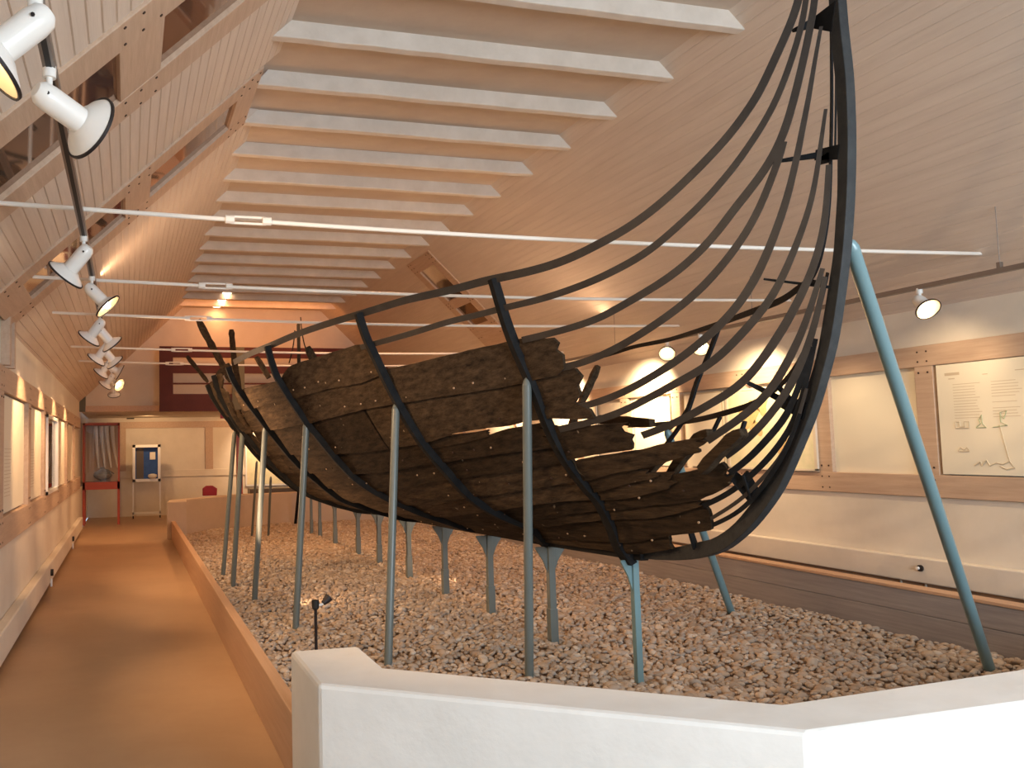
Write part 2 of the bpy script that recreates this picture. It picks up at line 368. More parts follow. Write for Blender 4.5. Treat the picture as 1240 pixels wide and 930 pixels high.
# pebbles: one mesh for the many, three hundred nearest as things of their own
def ico(sub):
    bm = bmesh.new(); bmesh.ops.create_icosphere(bm, subdivisions=sub, radius=1); v = np.array([q.co[:] for q in bm.verts]); f = np.array([[q.index for q in p.verts] for p in bm.faces]); bm.free(); return v, f
IV, IF = ico(2); IV1, IF1 = ico(1)
shapes = []; shapes1 = []
for k in range(10):
    d = rng.normal(0, 1, (5, 3)); d /= np.linalg.norm(d, axis=1)[:, None]
    r = 1+sum(.16*rng.uniform(.4, 1)*np.sign(rng.uniform(-1, 1))*np.clip(IV@q, -1, 1)**2 for q in d)
    r1 = 1+sum(.12*np.clip(IV1@q, -1, 1)**2 for q in d); sq = np.array([1, rng.uniform(.65, .95), rng.uniform(.45, .7)])
    shapes.append(IV*r[:, None]*sq); shapes1.append(IV1*r1[:, None]*sq)
pos = []
sp = .042
for y in np.arange(2.75, 17.3, sp):
    for x in np.arange(.88, 5.92, sp):
        xx = x+rng.uniform(-.5, .5)*sp; yy = y+rng.uniform(-.5, .5)*sp
        fy = np.interp(xx, [1.0, 1.07, 2.28, 3.5, 4.6, 6.2], [4.0, 3.56, 2.62, 2.70, 2.87, 3.2])+.05
        by = np.interp(xx, [1.05, 2.3, 3.7, 6.2], [16.0, 17.0, 17.25, 17.0])
        if fy < yy < by and not (xx < 1.1 and yy < 4.0 and yy > 3.3): pos.append((xx, yy, .022+rng.uniform(-.008, .014)+.018*(1+math.sin(xx*3+yy*2.1)*math.sin(yy*1.7-xx))))
pos = np.array(pos); n = len(pos)
dist = np.hypot(pos[:, 0]-0, pos[:, 1]); 
pr = np.array([RR.T@(q-EYE) for q in pos]); px = PP[0]+pr[:, 0]*F_/-pr[:, 2]; py = PP[1]-pr[:, 1]*F_/-pr[:, 2]
# points hidden behind the front low wall are not counted as near
vis = (px < 1235) & (px > 5) & (py < 925)
wall_line = np.interp(px, [320, 352, 435, 465, 945, 1240], [790, 786, 780, 806, 849, 808])
vis &= py < wall_line-2
order = np.argsort(np.where(vis, dist, 1e9)); near = set(order[:300].tolist())
sz = np.clip(rng.lognormal(-3.80, .28, n), .013, .046)
def rotm():
    a = rng.uniform(0, 2*PI); t = rng.uniform(-.45, .45); u = rng.uniform(-.45, .45)
    ca, sa, ct, st, cu, su = math.cos(a), math.sin(a), math.cos(t), math.sin(t), math.cos(u), math.sin(u)
    return np.array([[ca, -sa, 0], [sa, ca, 0], [0, 0, 1]])@np.array([[1, 0, 0], [0, ct, -st], [0, st, ct]])@np.array([[cu, 0, su], [0, 1, 0], [-su, 0, cu]])
VV = []; TT = []; FF = []; base = 0
for i in range(n):
    if i in near: continue
    big = pos[i, 1] < 7.5; v_ = (shapes if big else shapes1)[i % 10]; f_ = IF if big else IF1
    VV.append(v_@rotm().T*sz[i]+pos[i]); TT.append(np.full(len(v_), rng.uniform())); FF.append(f_+base); base += len(v_)
VV = np.concatenate(VV); TT = np.concatenate(TT); FF = np.concatenate(FF)
me = bpy.data.meshes.new('pebble_bed'); me.vertices.add(len(VV)); me.vertices.foreach_set('co', VV.ravel())
me.loops.add(FF.size); me.loops.foreach_set('vertex_index', FF.ravel().astype(np.int32))
me.polygons.add(len(FF)); me.polygons.foreach_set('loop_start', (np.arange(len(FF))*3).astype(np.int32))
me.polygons.foreach_set('use_smooth', np.ones(len(FF), bool))
me.update(calc_edges=True); atn = me.attributes.new('tint', 'FLOAT', 'POINT'); atn.data.foreach_set('value', TT.astype(np.float32))
me.materials.append(M['stone'])
o = bpy.data.objects.new('pebble_bed', me); C.objects.link(o); o['kind'] = 'stuff'; tag(o, 'bed of rounded brown and grey pebbles spread under the ship', 'pebbles')
pm = []
for k in range(10):
    m_ = bpy.data.meshes.new('pebble'); m_.from_pydata([tuple(q) for q in shapes[k]], [], [tuple(map(int, q)) for q in IF]); m_.materials.append(M['stone'])
    for p in m_.polygons: p.use_smooth = True
    pm.append(m_)
for i in sorted(near):
    o = bpy.data.objects.new('pebble', pm[i % 10]); C.objects.link(o); o.location = pos[i]; o.scale = (sz[i],)*3
    o.rotation_euler = (rng.uniform(-.4, .4), rng.uniform(-.4, .4), rng.uniform(0, 6.28))
    tag(o, 'rounded pebble lying just behind the low white front wall', 'pebble', 'pebbles nearest the white front wall')

# ------------------------------------------------------------------ the hull surface
XK = 3.25
PR = {4.92:[(.84,0),(.92,.07),(1.02,.10),(1.13,.15),(1.24,.21),(1.33,.30),(1.49,.43),(1.63,.51),(1.76,.57),(1.93,.63),(2.11,.71),(2.25,.775),(2.4,.83),(2.52,.865),(2.68,.91),(3.7,1.2)],
6.06:[(.78,0),(.92,.10),(1.0,.22),(1.05,.36),(1.12,.5),(1.18,.6),(1.27,.71),(1.41,.83),(1.52,.93),(1.65,1.04),(1.82,1.15),(1.93,1.21),(2.12,1.31),(2.32,1.40),(2.44,1.46),(2.63,1.52),(3.7,1.85)],
7.25:[(.76,0),(.9,.3),(1.02,.65),(1.16,.96),(1.27,1.15),(1.36,1.27),(1.53,1.43),(1.68,1.55),(1.85,1.69),(2.11,1.86),(2.26,1.95),(2.42,2.0),(2.51,2.02),(3.7,2.4)],
8.35:[(.76,0),(.88,.45),(.98,.8),(1.10,1.12),(1.2,1.25),(1.33,1.4),(1.43,1.52),(1.56,1.64),(1.85,1.87),(2.0,1.98),(2.13,2.08),(2.3,2.19),(2.43,2.24),(3.7,2.6)],
9.5:[(.75,0),(.86,.5),(.96,.88),(1.08,1.2),(1.2,1.37),(1.33,1.51),(1.45,1.63),(1.6,1.77),(1.88,2.0),(2.05,2.11),(2.17,2.18),(2.3,2.23),(2.45,2.27),(3.7,2.6)]}
YS = sorted(PR)
def prof(y, z): return np.interp(z, [a for a, _ in PR[y]], [q for _, q in PR[y]])
ST = [(.84,4.92),(.89,4.79),(.93,4.57),(1.01,4.25),(1.04,4.13),(1.14,3.95),(1.3,3.77),(1.4,3.64),(1.54,3.55),(1.76,3.42),(2.0,3.32),(2.23,3.24),(2.49,3.18),(2.75,3.13),(3.0,3.11),(3.3,3.1),(3.7,3.12),(4.2,3.2)]
def stemY(z): return float(np.interp(z, [a for a, _ in ST], [q for _, q in ST]))
def hb(y, z):
    if y > 9.5: y = 19-y
    if y >= 4.92: return float(np.interp(y, YS, [prof(k, z) for k in YS]))
    s = stemY(z)
    if y <= s or s >= 4.9: return .02
    return float(.02+prof(4.92, z)*((y-s)/(4.92-s))**.9)
def hit(p, side=-1):                              # where a measured point lies on the hull's side
    r = RR @ np.array([p[0]-PP[0], -(p[1]-PP[1]), -F_]); prev = None
    rg = np.arange(.6, XK, .01) if side < 0 else np.arange(XK+2.6, XK, -.01)
    for X_ in rg:
        q = EYE+r*(X_-EYE[0])/r[0]
        if side < 0: g = X_-(XK-hb(q[1], q[2]))
        else: g = (XK+hb(q[1], q[2]))-X_
        if prev is not None and prev < 0 <= g and q[2] > .7 and 2.5 < q[1] < 16.5:
            a = g/(g-prev); X2 = X_-(.01*a if side < 0 else -.01*a); return EYE+r*(X2-EYE[0])/r[0]
        prev = g
    return None
def hp(y, z, off=0, side=-1):
    e = .01; B = hb(y, z); dz = (hb(y, z+e)-hb(y, z-e))/(2*e); dy = (hb(y+e, z)-hb(y-e, z))/(2*e)
    nrm = np.array([side*1., -dy, -dz]); nrm /= np.linalg.norm(nrm)
    return np.array([XK+side*B, y, z])+nrm*off, nrm
def smooth_path(P, step=.05, sm=3):
    P = np.array(P); out = []
    n = len(P)
    for i in range(n-1):
        p0, p1, p2, p3 = P[max(i-1, 0)], P[i], P[i+1], P[min(i+2, n-1)]
        k = max(2, int(np.linalg.norm(p2-p1)/step)+1)
        for j in range(k):
            t = j/k; out.append(.5*((2*p1)+(-p0+p2)*t+(2*p0-5*p1+4*p2-p3)*t*t+(-p0+3*p1-3*p2+p3)*t**3))
    out.append(P[-1]); out = np.array(out)
    for _ in range(sm): out[1:-1] = .25*out[:-2]+.5*out[1:-1]+.25*out[2:]
    return out
ship = thing('viking_ship', 'remains of an old clinker-built ship, dark planks held in an iron outline', 'ship', (XK, 9.5, .76))

# stem, keel and stern post of iron
stP = [(1019,-90),(1023,-40),(1025.8,0),(1029,38.7),(1034.8,90),(1037.4,146),(1037.7,184.5),(1036.5,236),(1034.8,266),(1030.3,317.4),(1023,373),(1016.8,411.6),(1007,450),(993.5,496),(976.8,537.4),(960,576),(947,600),(917.4,636),(885,662),(865.8,671),(840,676.8),(817,678.7),(778.7,676.8)]
stR = []
for p in stP:
    z_ = at(p, 0, XK)[2]; stR.append(tuple(at(p, 0, XK+.05*min(max((z_-.85)/.4, 0), 1))[1:]))
stR.append((4.87, .83))
stL = [(3.12,4.05),(3.12,3.88),(3.12,3.69),(3.12,3.5),(3.11,3.22),(3.12,3.0),(3.13,2.88),(3.14,2.75),(3.16,2.63),(3.18,2.49),(3.22,2.34),(3.25,2.23),(3.32,2.0),(3.40,1.83),(3.49,1.66),(3.58,1.49),(3.66,1.40),(3.77,1.30),(3.95,1.14),(4.13,1.04),(4.25,1.01),(4.55,.935),(4.85,.89)]
def curve2(P, n):
    P = smooth_path(np.array(P, float), .04); d = np.r_[0, np.cumsum(np.linalg.norm(np.diff(P, axis=0), axis=1))]
    q = np.linspace(0, d[-1], n); return np.c_[np.interp(q, d, P[:, 0]), np.interp(q, d, P[:, 1])]
NS = 70; A = curve2(stR, NS); B = curve2(stL, NS)
def plate(A, B, x0, x1, name, m, parent, bevel=.004):
    V = []
    for (a, b_) in zip(A, B): V += [(x0, a[0], a[1]), (x0, b_[0], b_[1]), (x1, b_[0], b_[1]), (x1, a[0], a[1])]
    n_ = len(A); fs = [(i*4+j, i*4+(j+1) % 4, i*4+4+(j+1) % 4, i*4+4+j) for i in range(n_-1) for j in range(4)]+[(3, 2, 1, 0), tuple(4*(n_-1)+j for j in range(4))]
    return MB().add(V, fs).build(name, m, parent, bevel=bevel)
A2 = A.copy()
stem = plate(A2, B, XK-.002, XK+.05, 'stem', M['stem'], ship); stem['label'] = 'tall curved black iron stem at the bow'
ys = np.r_[np.linspace(4.8, 14.1, 40)]
kb = np.interp(ys, [4.8, 6, 7.2, 9.5, 12, 14.1], [.83, .79, .765, .75, .765, .83])
plate(np.c_[ys, kb], np.c_[ys, kb+.06], XK-.03, XK+.03, 'keel', M['iron'], ship)
msk = A[:, 1] < 4.2
plate(np.c_[19-A2[msk, 0], A[msk, 1]], np.c_[19-B[msk, 0], B[msk, 1]], XK-.03, XK+.03, 'stern_post', M['iron'], ship)

# iron battens that mark the missing strakes
def batten(pts, side=-1, w0=.03, w1=.045, m='batten', th=.008, name='batten', reach=None):
    H = [hit(p, side) for p in pts]; H = [h for h in H if h is not None]
    if len(H) < 2: return None
    if reach is not None: H = [np.array(q) for q in reach]+H
    P = smooth_path(H, .05, 8)
    T = np.gradient(P, axis=0); T /= np.linalg.norm(T, axis=1)[:, None]
    N = []
    for p in P:
        _, nn = hp(min(max(p[1], stemY(p[2])+.08), 15.8), max(p[2], .85), 0, side); N.append(nn)
    N = np.array(N)
    for _ in range(30): N[1:-1] = (N[:-2]+N[1:-1]+N[2:])/3
    N -= T*(N*T).sum(1)[:, None]; N /= np.linalg.norm(N, axis=1)[:, None]
    Wd = np.cross(N, T); P = P+N*.012
    ws = np.linspace(w0, w1, len(P)) if w0 != w1 else w0
    ws = w0+(w1-w0)*np.clip(np.linspace(0, 2.2, len(P)), 0, 1)
    return MB().bar(P, Wd, N, ws, th).build(name, M[m], ship)
B1 = [(969,0),(957.4,32),(942.6,64.5),(929.7,93),(917.4,118.7),(909,130),(885,164),(853,197.7),(820.6,230),(788,257.4),(759,278),(737,289.7),(696.8,310.6),(656.5,325),(605,336.5),(593.5,338.5),(545,351.5),(496.8,362),(464.5,371.6),(435.5,380.5),(400,391),(359,405),(329.7,417.7),(304,428),(284.5,438.4)]
b1 = hit(B1[0]); up = lambda h, dx, dy: [(h[0]+dx, h[1]+dy, h[2]+.3)]
batten(B1, w0=.034, w1=.054, reach=up(b1, .04, -.04))
B2 = [(977,0),(971.6,32),(963,62),(951.6,95.5),(942.6,120),(925.8,151),(909,175),(900,189.7),(877,218.7),(844.8,254),(820.6,275),(788,304),(740,330.5),(705,345.8),(656.8,362),(615,371.6),(576,382),(545,389),(496.8,404),(456.5,415),(438,420)]
batten(B2, w0=.022, w1=.042, reach=up(hit(B2[0]), .03, -.03))
B3 = [(987.7,0),(983,25.8),(977.4,56.8),(969.7,90),(961,126.5),(951.6,158.7),(942.6,182),(931,200),(914,225),(885,259),(875.5,275),(853,300.6),(820.6,329.7),(780,355.5),(740,378),(721,387.7),(673,402),(634,411)]
batten(B3, w0=.026, w1=.042, reach=up(hit(B3[0]), .02, -.02))
batten([(950,172),(947.7,184.5),(942.6,197),(933.5,220.6),(927,238.7),(911,273),(885,310),(853,347),(820.6,374.8),(788,397),(756,416.8),(708,438.5),(667.7,447)], w0=.03, w1=.042)
batten([(994.8,33.5),(989,64.5),(982.6,103),(980,120),(972,158.7),(966.5,189.7),(960.6,213),(954.5,240),(942.6,275),(932,302),(919.4,331.6),(901,362),(885,381),(860,406),(830,430),(800,450),(750,477.5),(700,493.7),(672,500)], w0=.014, w1=.042)
batten([(1000.6,133),(994,178),(990,210),(984,243),(973.5,275),(963,303),(947.7,338),(935,362),(913,389.7),(900,402.6),(875,430),(850,447.5),(812.5,467.5),(750,500),(700,514),(678.7,519)], w0=.014, w1=.042)
batten([(1004,200),(1002,244),(999,272),(993,302),(982.6,333),(969.7,360),(955.5,388),(936,419),(916.8,445),(902,462.6),(880,478),(869.7,484),(837.4,502),(811.6,514.8),(779.4,526.5)], w0=.022, w1=.042)
batten([(997,325),(985,365),(976,392),(964.5,420.6),(947.7,450),(939,468),(925,483),(903,502.6),(880,518),(869.7,525),(858,533)], w0=.02, w1=.04)
batten([(1000,335),(994,366),(987.7,392),(973.5,437),(958,468),(947,484.5),(934,502.6),(914.8,523),(896.8,540),(880,551.6)], w0=.02, w1=.038)
batten([(985,420),(970,462),(957,498.7),(942,518),(918.7,544),(900.6,562),(885,572)], w0=.02, w1=.034, m='iron')
batten([(989,410),(978,460),(963.9,507.7),(949.7,532),(929,558),(912,573.5),(891.6,592),(870,604),(853,611.6)], w0=.018, w1=.03, m='iron')
batten([(978,470),(960,530),(940,562),(918,585),(898,605),(860.6,628.4)], w0=.014, w1=.02)
batten([(970,500),(952,548),(925,588),(904.5,613),(885,626),(862,636)], w0=.016, w1=.024, m='iron')
# battens of the far side
batten([(1003,30),(1003.5,60),(1004,120),(1003,180),(1001.5,240),(999,270),(993,305),(986,328),(977,340),(962,350),(945,362.6),(901,379.7),(853,397),(804.5,412),(769,419),(740,428),(700,439),(660,450)], 1, w0=.04, w1=.045, m='iron')
batten([(1009,60),(1009,120),(1008,180)], 1, w0=.012, w1=.012, m='iron')
batten([(999,330),(992,365),(982,400),(966,435),(948,462),(922,481),(908,489),(889,495.5),(850,506),(811.6,511.6),(760,515)], 1, w0=.03, w1=.04, m='iron')

# iron frames across the hull
FY = [4.92, 6.06, 7.25, 8.35, 9.5, 10.6, 11.75]
FZ = {4.92: 2.69, 6.06: 2.63, 7.25: 2.52, 8.35: 2.44, 9.5: 2.46, 10.6: 2.44, 11.75: 2.2}
for fy in FY:
    zs = np.r_[np.linspace(FZ[fy], 1.4, 22), np.linspace(1.36, .88, 14)]
    P = []; N = []
    for z in zs:
        q, nn = hp(fy, z, .034); nn = nn*np.array([1, 0, 1]); nn /= np.linalg.norm(nn); P.append(q); N.append(nn)
    P.append(np.array([XK-.03, fy, .80])); N.append(N[-1]); P = smooth_path(P, .04)
    T = np.gradient(P, axis=0); T /= np.linalg.norm(T, axis=1)[:, None]; Wd = np.tile([0, 1., 0], (len(P), 1)); N = np.cross(T, Wd)
    MB().bar(P, Wd, N, np.linspace(.06, .10 if fy < 7 else .08, len(P)), .055).build('frame', M['iron'], ship, bevel=.003)
# frame remains on the far side
def farbar(pts, wid=.04, side=1, m='iron', name='frame'):
    P = smooth_path([hit(p, side) for p in pts], .05); T = np.gradient(P, axis=0); T /= np.linalg.norm(T, axis=1)[:, None]
    Wd = np.tile([0, 1., 0], (len(P), 1)); N = np.cross(T, Wd); N /= np.linalg.norm(N, axis=1)[:, None]
    MB().bar(P, Wd, N, wid, .02).build(name, M[m], ship)
farbar([(869,400),(860,425),(850,448),(842,468),(832,500),(815,528),(797,550)])
farbar([(843,463),(838,485),(826,505),(812,520)], .03)
farbar([(872,505),(866,518),(861,527)], .02); farbar([(902,510),(899,520),(896,528)], .02)

# brackets that hold the battens off the stem
def strip(pa, pb, wa, wb, th=.012, m='iron'):
    a = np.array(pa, float); b_ = np.array(pb, float); t = b_-a; t /= np.linalg.norm(t); wv = np.cross(t, [0, 1., .0]); 
    wv = np.array([0, 0, 1.])-t*t[2]; wv /= np.linalg.norm(wv); nv = np.cross(t, wv)
    MB().bar([a, b_], [wv, wv], [nv, nv], [wa, wb], th).build('bracket', M[m], ship)
st = lambda p: at(p, 0, XK)
strip(hit((960,37)), st((985,28)), .015, .05); strip(st((985,28)), st((1010,20)), .05, .14)
strip(hit((937,196)), st((990,188)), .012, .03); strip(st((988,188)), st((1016,184)), .05, .07); strip(st((992,196)), st((1005,190)), .03, .05)
strip(hit((925,338)), st((1006,348)), .01, .014); strip(st((978,341)), st((992,344)), .03, .03)
strip(hit((905,463)), st((952,487)), .02, .035); strip(hit((940,466)), st((955,482)), .02, .03)
strip(st((945,484)), st((975,498)), .07, .09)
strip(hit((884,572)), st((915,602)), .05, .09); strip(hit((902,573)), st((914,600)), .05, .09)
strip(hit((836,643)), st((842,662)), .05, .06)

# the planks (strakes), each draped on the hull's lines and lapped clinker fashion
SE = {
'U': [(6.1,2.38),(6.25,2.39),(6.55,2.36),(6.92,2.33),(7.09,2.31),(7.18,2.26),(7.3,2.2),(8.4,2.2)],
'T': [(8.2,2.42),(9.5,2.44)],
'S3': [(4.7,2.25),(4.89,2.28),(5.13,2.26),(5.46,2.23),(5.79,2.2),(6.08,2.18),(6.33,2.13),(6.73,2.12),(7.2,2.07),(8.26,2.04),(9.5,2.02)],
'S4': [(4.7,2.05),(4.96,2.03),(5.39,1.99),(5.84,1.96),(6.45,1.92),(7.18,1.85),(8.32,1.82),(9.5,1.8)],
'S5u': [(4.7,1.77),(4.86,1.78),(5.08,1.77),(5.23,1.74),(5.46,1.73),(5.71,1.71),(5.93,1.67),(6.16,1.64),(6.41,1.62),(6.78,1.59),(7.2,1.57),(9.5,1.56)],
'S5l': [(4.3,1.71),(4.53,1.70),(4.83,1.68),(4.97,1.73),(5.11,1.715),(5.31,1.69),(5.52,1.64),(5.68,1.605),(6.03,1.57),(6.21,1.60),(6.43,1.615),(6.79,1.59),(7.21,1.57),(9.5,1.56)],
'G1': [(5.4,1.70),(5.6,1.675),(6.3,1.645)],
'G2': [(5.4,1.685),(5.7,1.64),(6.0,1.605),(6.3,1.60)],
'S5b': [(4.8,1.61),(5.19,1.58),(5.41,1.56),(5.82,1.52),(6.2,1.48),(6.68,1.43),(7.2,1.39),(9.5,1.36)],
'S6': [(4.2,1.60),(4.44,1.57),(4.64,1.55),(4.86,1.52),(5.23,1.46),(5.61,1.42),(6.2,1.36),(6.81,1.28),(7.26,1.24),(9.5,1.2)],
'Pbt': [(3.93,1.61),(4.2,1.57),(4.35,1.54),(4.44,1.53),(4.71,1.5),(4.95,1.46)],
'S7': [(3.9,1.57),(4.08,1.53),(4.24,1.49),(4.39,1.46),(4.55,1.44),(4.8,1.39),(5.05,1.36),(5.48,1.29),(5.7,1.26),(6.02,1.22),(6.28,1.18),(6.87,1.1),(9.5,1.04)],
'Pdt': [(4.2,1.41),(4.38,1.40),(4.62,1.36),(4.85,1.31),(4.95,1.30)],
'S8': [(4.2,1.36),(4.49,1.3),(4.78,1.26),(5.12,1.23),(5.58,1.18),(6.0,1.12),(7.0,1.0),(9.5,.93)],
'Pet': [(3.82,1.49),(3.94,1.45),(4.03,1.43),(4.21,1.39),(4.3,1.35),(4.49,1.3),(4.85,1.25)],
'Peb': [(3.82,1.42),(3.87,1.37),(3.94,1.34),(4.01,1.32),(4.08,1.29),(4.38,1.24),(4.77,1.19),(4.95,1.175)],
'S9': [(4.0,1.3),(4.08,1.29),(4.38,1.24),(4.77,1.19),(5.15,1.15),(5.78,1.06),(7,.93),(9.5,.87)],
'S10': [(4.0,1.26),(4.1,1.25),(4.24,1.21),(4.48,1.16),(4.76,1.13),(5.28,1.07),(5.95,.97),(7,.875),(9.5,.815)],
'bot': [(4.0,1.14),(4.1,1.11),(4.28,1.07),(4.44,1.05),(4.81,.96),(5.49,.91),(6,.875),(7,.825),(9.5,.785)],
'keel': [(4.4,.97),(4.6,.94),(4.8,.90),(5.5,.86),(6,.84),(9.5,.77)]}
def seam(k, y):
    y = 19-y if y > 9.5 else y
    a = SE[k]; return float(np.interp(y, [p[0] for p in a], [p[1] for p in a]))
def plank(top, bot, ya, yb, jag=(.04, .04), lap=.028, th=.024, ledge=.0, lab=None):
    n = max(4, int((yb-ya)/.055)); mz = 6; V = []
    ja = rng.normal(0, 1, mz+1)*jag[0]; jb = rng.normal(0, 1, mz+1)*jag[1]
    ne = np.cumsum(rng.normal(0, .0016, n+1)); ne -= np.linspace(0, ne[-1], n+1)
    for lay in (0, 1):
        for i in range(n+1):
            t = i/n
            for j in range(mz+1):
                u = j/mz; y = ya+ja[j]+(yb+jb[j]-ya-ja[j])*t
                zb_ = seam(bot, y)-.012+ne[i]; zt = seam(top, y)+.006+ne[-1-i]*.7; z = zb_+(zt-zb_)*u
                z = max(z, .775); off = lap*(1-u)+(.0 if lay else -th)+.001
                q, _ = hp(y, z, off); V.append(q)
    N1 = (n+1)*(mz+1); g = lambda l, i, j: l*N1+i*(mz+1)+j; fs = []
    for l in (0, 1):
        for i in range(n):
            for j in range(mz): fs.append((g(l, i, j), g(l, i+1, j), g(l, i+1, j+1), g(l, i, j+1)))
    for i in range(n):
        for j in (0, mz): fs.append((g(0, i, j), g(0, i+1, j), g(1, i+1, j), g(1, i, j)))
    for j in range(mz):
        for i in (0, n): fs.append((g(0, i, j), g(0, i, j+1), g(1, i, j+1), g(1, i, j)))
    o = MB().add(V, fs).build('plank', M['oak'], ship, smooth=True)
    # rivets and nail holes
    for y in np.arange(ya+.1, yb-.08, .19):
        if rng.uniform() < .35:
            z = seam(bot, y)+.035+rng.uniform(0, .02)
            q, nn = hp(y+rng.uniform(-.04, .04), max(z, .79), lap+.0005)
            MB().tube([q-nn*.004, q+nn*.003], .007, 7).build('rivet', M['hole'] if rng.uniform() < .5 else M['caseback'], o)
    return o
J = (.035, .035)
plank('U', 'S3', 6.1, 8.38, (.02, .05))
plank('S3', 'S4', 4.66, 8.42, (.035, .02)); plank('U', 'S3', 8.5, 8.82, (.02, .03)); plank('T', 'S3', 9.25, 9.62, (.07, .03)); plank('U', 'S3', 9.66, 10.3, (.03, .06)); plank('T', 'S3', 10.2, 10.85, (.08, .06)); plank('S3', 'S4', 8.46, 9.05, J); plank('S3', 'S4', 9.12, 10.7, (.05, .1))
plank('S4', 'S5u', 4.58, 6.47, (.05, .004)); plank('S4', 'S5u', 6.49, 8.4, (.004, .02)); plank('S4', 'S5u', 8.48, 9.2, J); plank('S4', 'S5u', 9.3, 10.9, (.06, .15))
plank('S5l', 'S5b', 4.97, 8.9, J); plank('S5l', 'S6', 4.36, 4.95, (.035, .01)); plank('S5b', 'S6', 4.99, 9.6, (.01, .1)); plank('S5l', 'S5b', 8.95, 11.2, (.03, .2))
plank('G1', 'G2', 5.45, 6.25, (.01, .02), lap=.012); plank('S6', 'S7', 4.9, 9.6, J); plank('Pbt', 'S7', 3.95, 4.88, (.02, .01)); plank('S6', 'S7', 9.62, 11.5, J); plank('S5b', 'S6', 9.66, 11.3, (.03, .1))
plank('S7', 'S8', 4.9, 11.3, J); plank('Pdt', 'S8', 4.24, 4.88, (.03, .01)); plank('S7', 'Pdt', 4.4, 4.88, (.05, .01))
plank('Pet', 'Peb', 3.86, 4.9, (.02, .01)); plank('S8', 'S9', 4.92, 11.5, J)
plank('S9', 'S10', 4.1, 11.6, (.02, .06)); plank('S10', 'bot', 4.08, 11.7, (.02, .06)); plank('bot', 'keel', 4.45, 11.9, (.012, .05))
# timbers inside the hull and loose ends at the stern
def timber(pts, w_, axis, val, name='timber', lab=None, depth=.05):
    P = smooth_path([at(p, axis, val) for p in pts], .08); T = np.gradient(P, axis=0); T /= np.linalg.norm(T, axis=1)[:, None]
    D = np.zeros(3); D[axis] = 1; Wd = np.cross(T, D); Wd /= np.linalg.norm(Wd, axis=1)[:, None]
    ws = np.array([w_*(.8+.3*random.random()) for _ in P]); ws[0] *= .7; ws[-1] *= .7
    return MB().bar(P, Wd, np.tile(D, (len(P), 1)), ws, depth).build(name, M['oak'], ship, bevel=.006)
timber([(724,443),(716,462),(705,485),(690,520)], .07, 1, 7.0)
timber([(901,523),(886,532),(868,550),(850,570)], .07, 0, 3.05)
timber([(860,524),(846,530),(832,545),(822,560),(812,575)], .07, 0, 3.3)
timber([(790,512),(772,512),(750,508),(724,508)], .07, 0, 3.5)
timber([(812,545),(795,560),(780,575)], .07, 0, 3.4)
timber([(240,387),(250,407),(262,428),(270,443),(280,462)], .09, 1, 10.8)
timber([(280,399),(282,420),(284,440),(290,470)], .08, 1, 11.6)
timber([(226,431),(240,448),(252,463)], .05, 1, 10.4)
timber([(310,432),(318,444),(326,458)], .07, 1, 9.0)
timber([(372,420),(378,432),(384,445)], .08, 1, 7.6)
timber([(263,455),(270,449),(279,442)], .09, 1, 9.9)
timber([(256,462),(263,480),(272,500),(284,520)], .07, 1, 10.9)
timber([(276,488),(284,506),(296,522)], .05, 1, 9.0)
for pts_ in ([(364,384),(366,405),(371,425),(380,440)], [(357,400),(355,420),(350,440)]):
    MB().tube(smooth_path([at(q, 1, 15.7) for q in pts_], .08), .012, 8).build('batten', M['iron'], ship, smooth=True)

# ------------------------------------------------------------------ stands and props
GND = .05
stands = [(4.92, .045, 'one-sided pale bracket, nearest the bow'), (6.06, .055, 'second from the bow'), (7.22, .055, 'third from the bow'), (8.36, .055, 'fourth from the bow'), (9.53, .055, 'fifth from the bow'), (10.75, .055, 'sixth from the bow'), (11.8, .055, 'seventh from the bow'), (13.2, .055, 'eighth from the bow, near the stern'), (14.3, .05, 'ninth from the bow, near the stern'), (15.0, .045, 'last one, under the stern')]
for k, (y, wd, tx) in enumerate(stands):
    zt = float(np.interp(y, [4.8, 6, 7.2, 9.5, 12, 14.1, 15.0], [.83, .79, .765, .75, .765, .83, .98]))-.004
    t = thing('keel_stand', 'grey-green steel post with a plate under the keel, '+tx, 'stand', (XK, y, 0), 'steel posts carrying the keel')
    r = wd/2; MB().box((XK-r, y-r, 0), (XK+r, y+r, zt)).build('post', M['post'] if k else M['cyan'], t, bevel=.004)
    if k: MB().box((XK-r-.006, y-r-.006, 0), (XK+r+.006, y+r+.006, .30)).build('sleeve', M['post'], t, bevel=.004)
    if k < 8:
        a = .17 if k else .10; b_ = .17 if k else .0
        L_ = -.13 if k else -.10; R_ = .13 if k else .0
        MB().slab([(XK-r*.8, y-.008, zt-.22), (XK+L_*.5, y-.008, zt-.11), (XK+L_, y-.008, zt-.012), (XK+L_, y-.008, zt), (XK+R_, y-.008, zt), (XK+max(R_, .01), y-.008, zt-.012), (XK+max(R_*.5, r*.6), y-.008, zt-.11), (XK+r*.8, y-.008, zt-.22)], (0, .016, 0)).build('bracket', M['post'] if k else M['cyan'], t)
def prop(bot, top, r, m, lab, r2=None):
    b_ = np.array(bot, float); tp = np.array(top, float); d = (tp-b_)/np.linalg.norm(tp-b_)
    t = thing('support_prop', lab, 'prop', tuple(b_), 'steel tubes propping the hull')
    MB().tube([b_, tp-d*.05], r, 16).build('tube', M[m], t, smooth=True)
    MB().tube([tp-d*.05, tp-d*.02, tp], [r, r*.75, r*.2], 16).build('tip', M[m], t, smooth=True)
    return t
g0 = lambda p: at(p, 2, GND-.02)
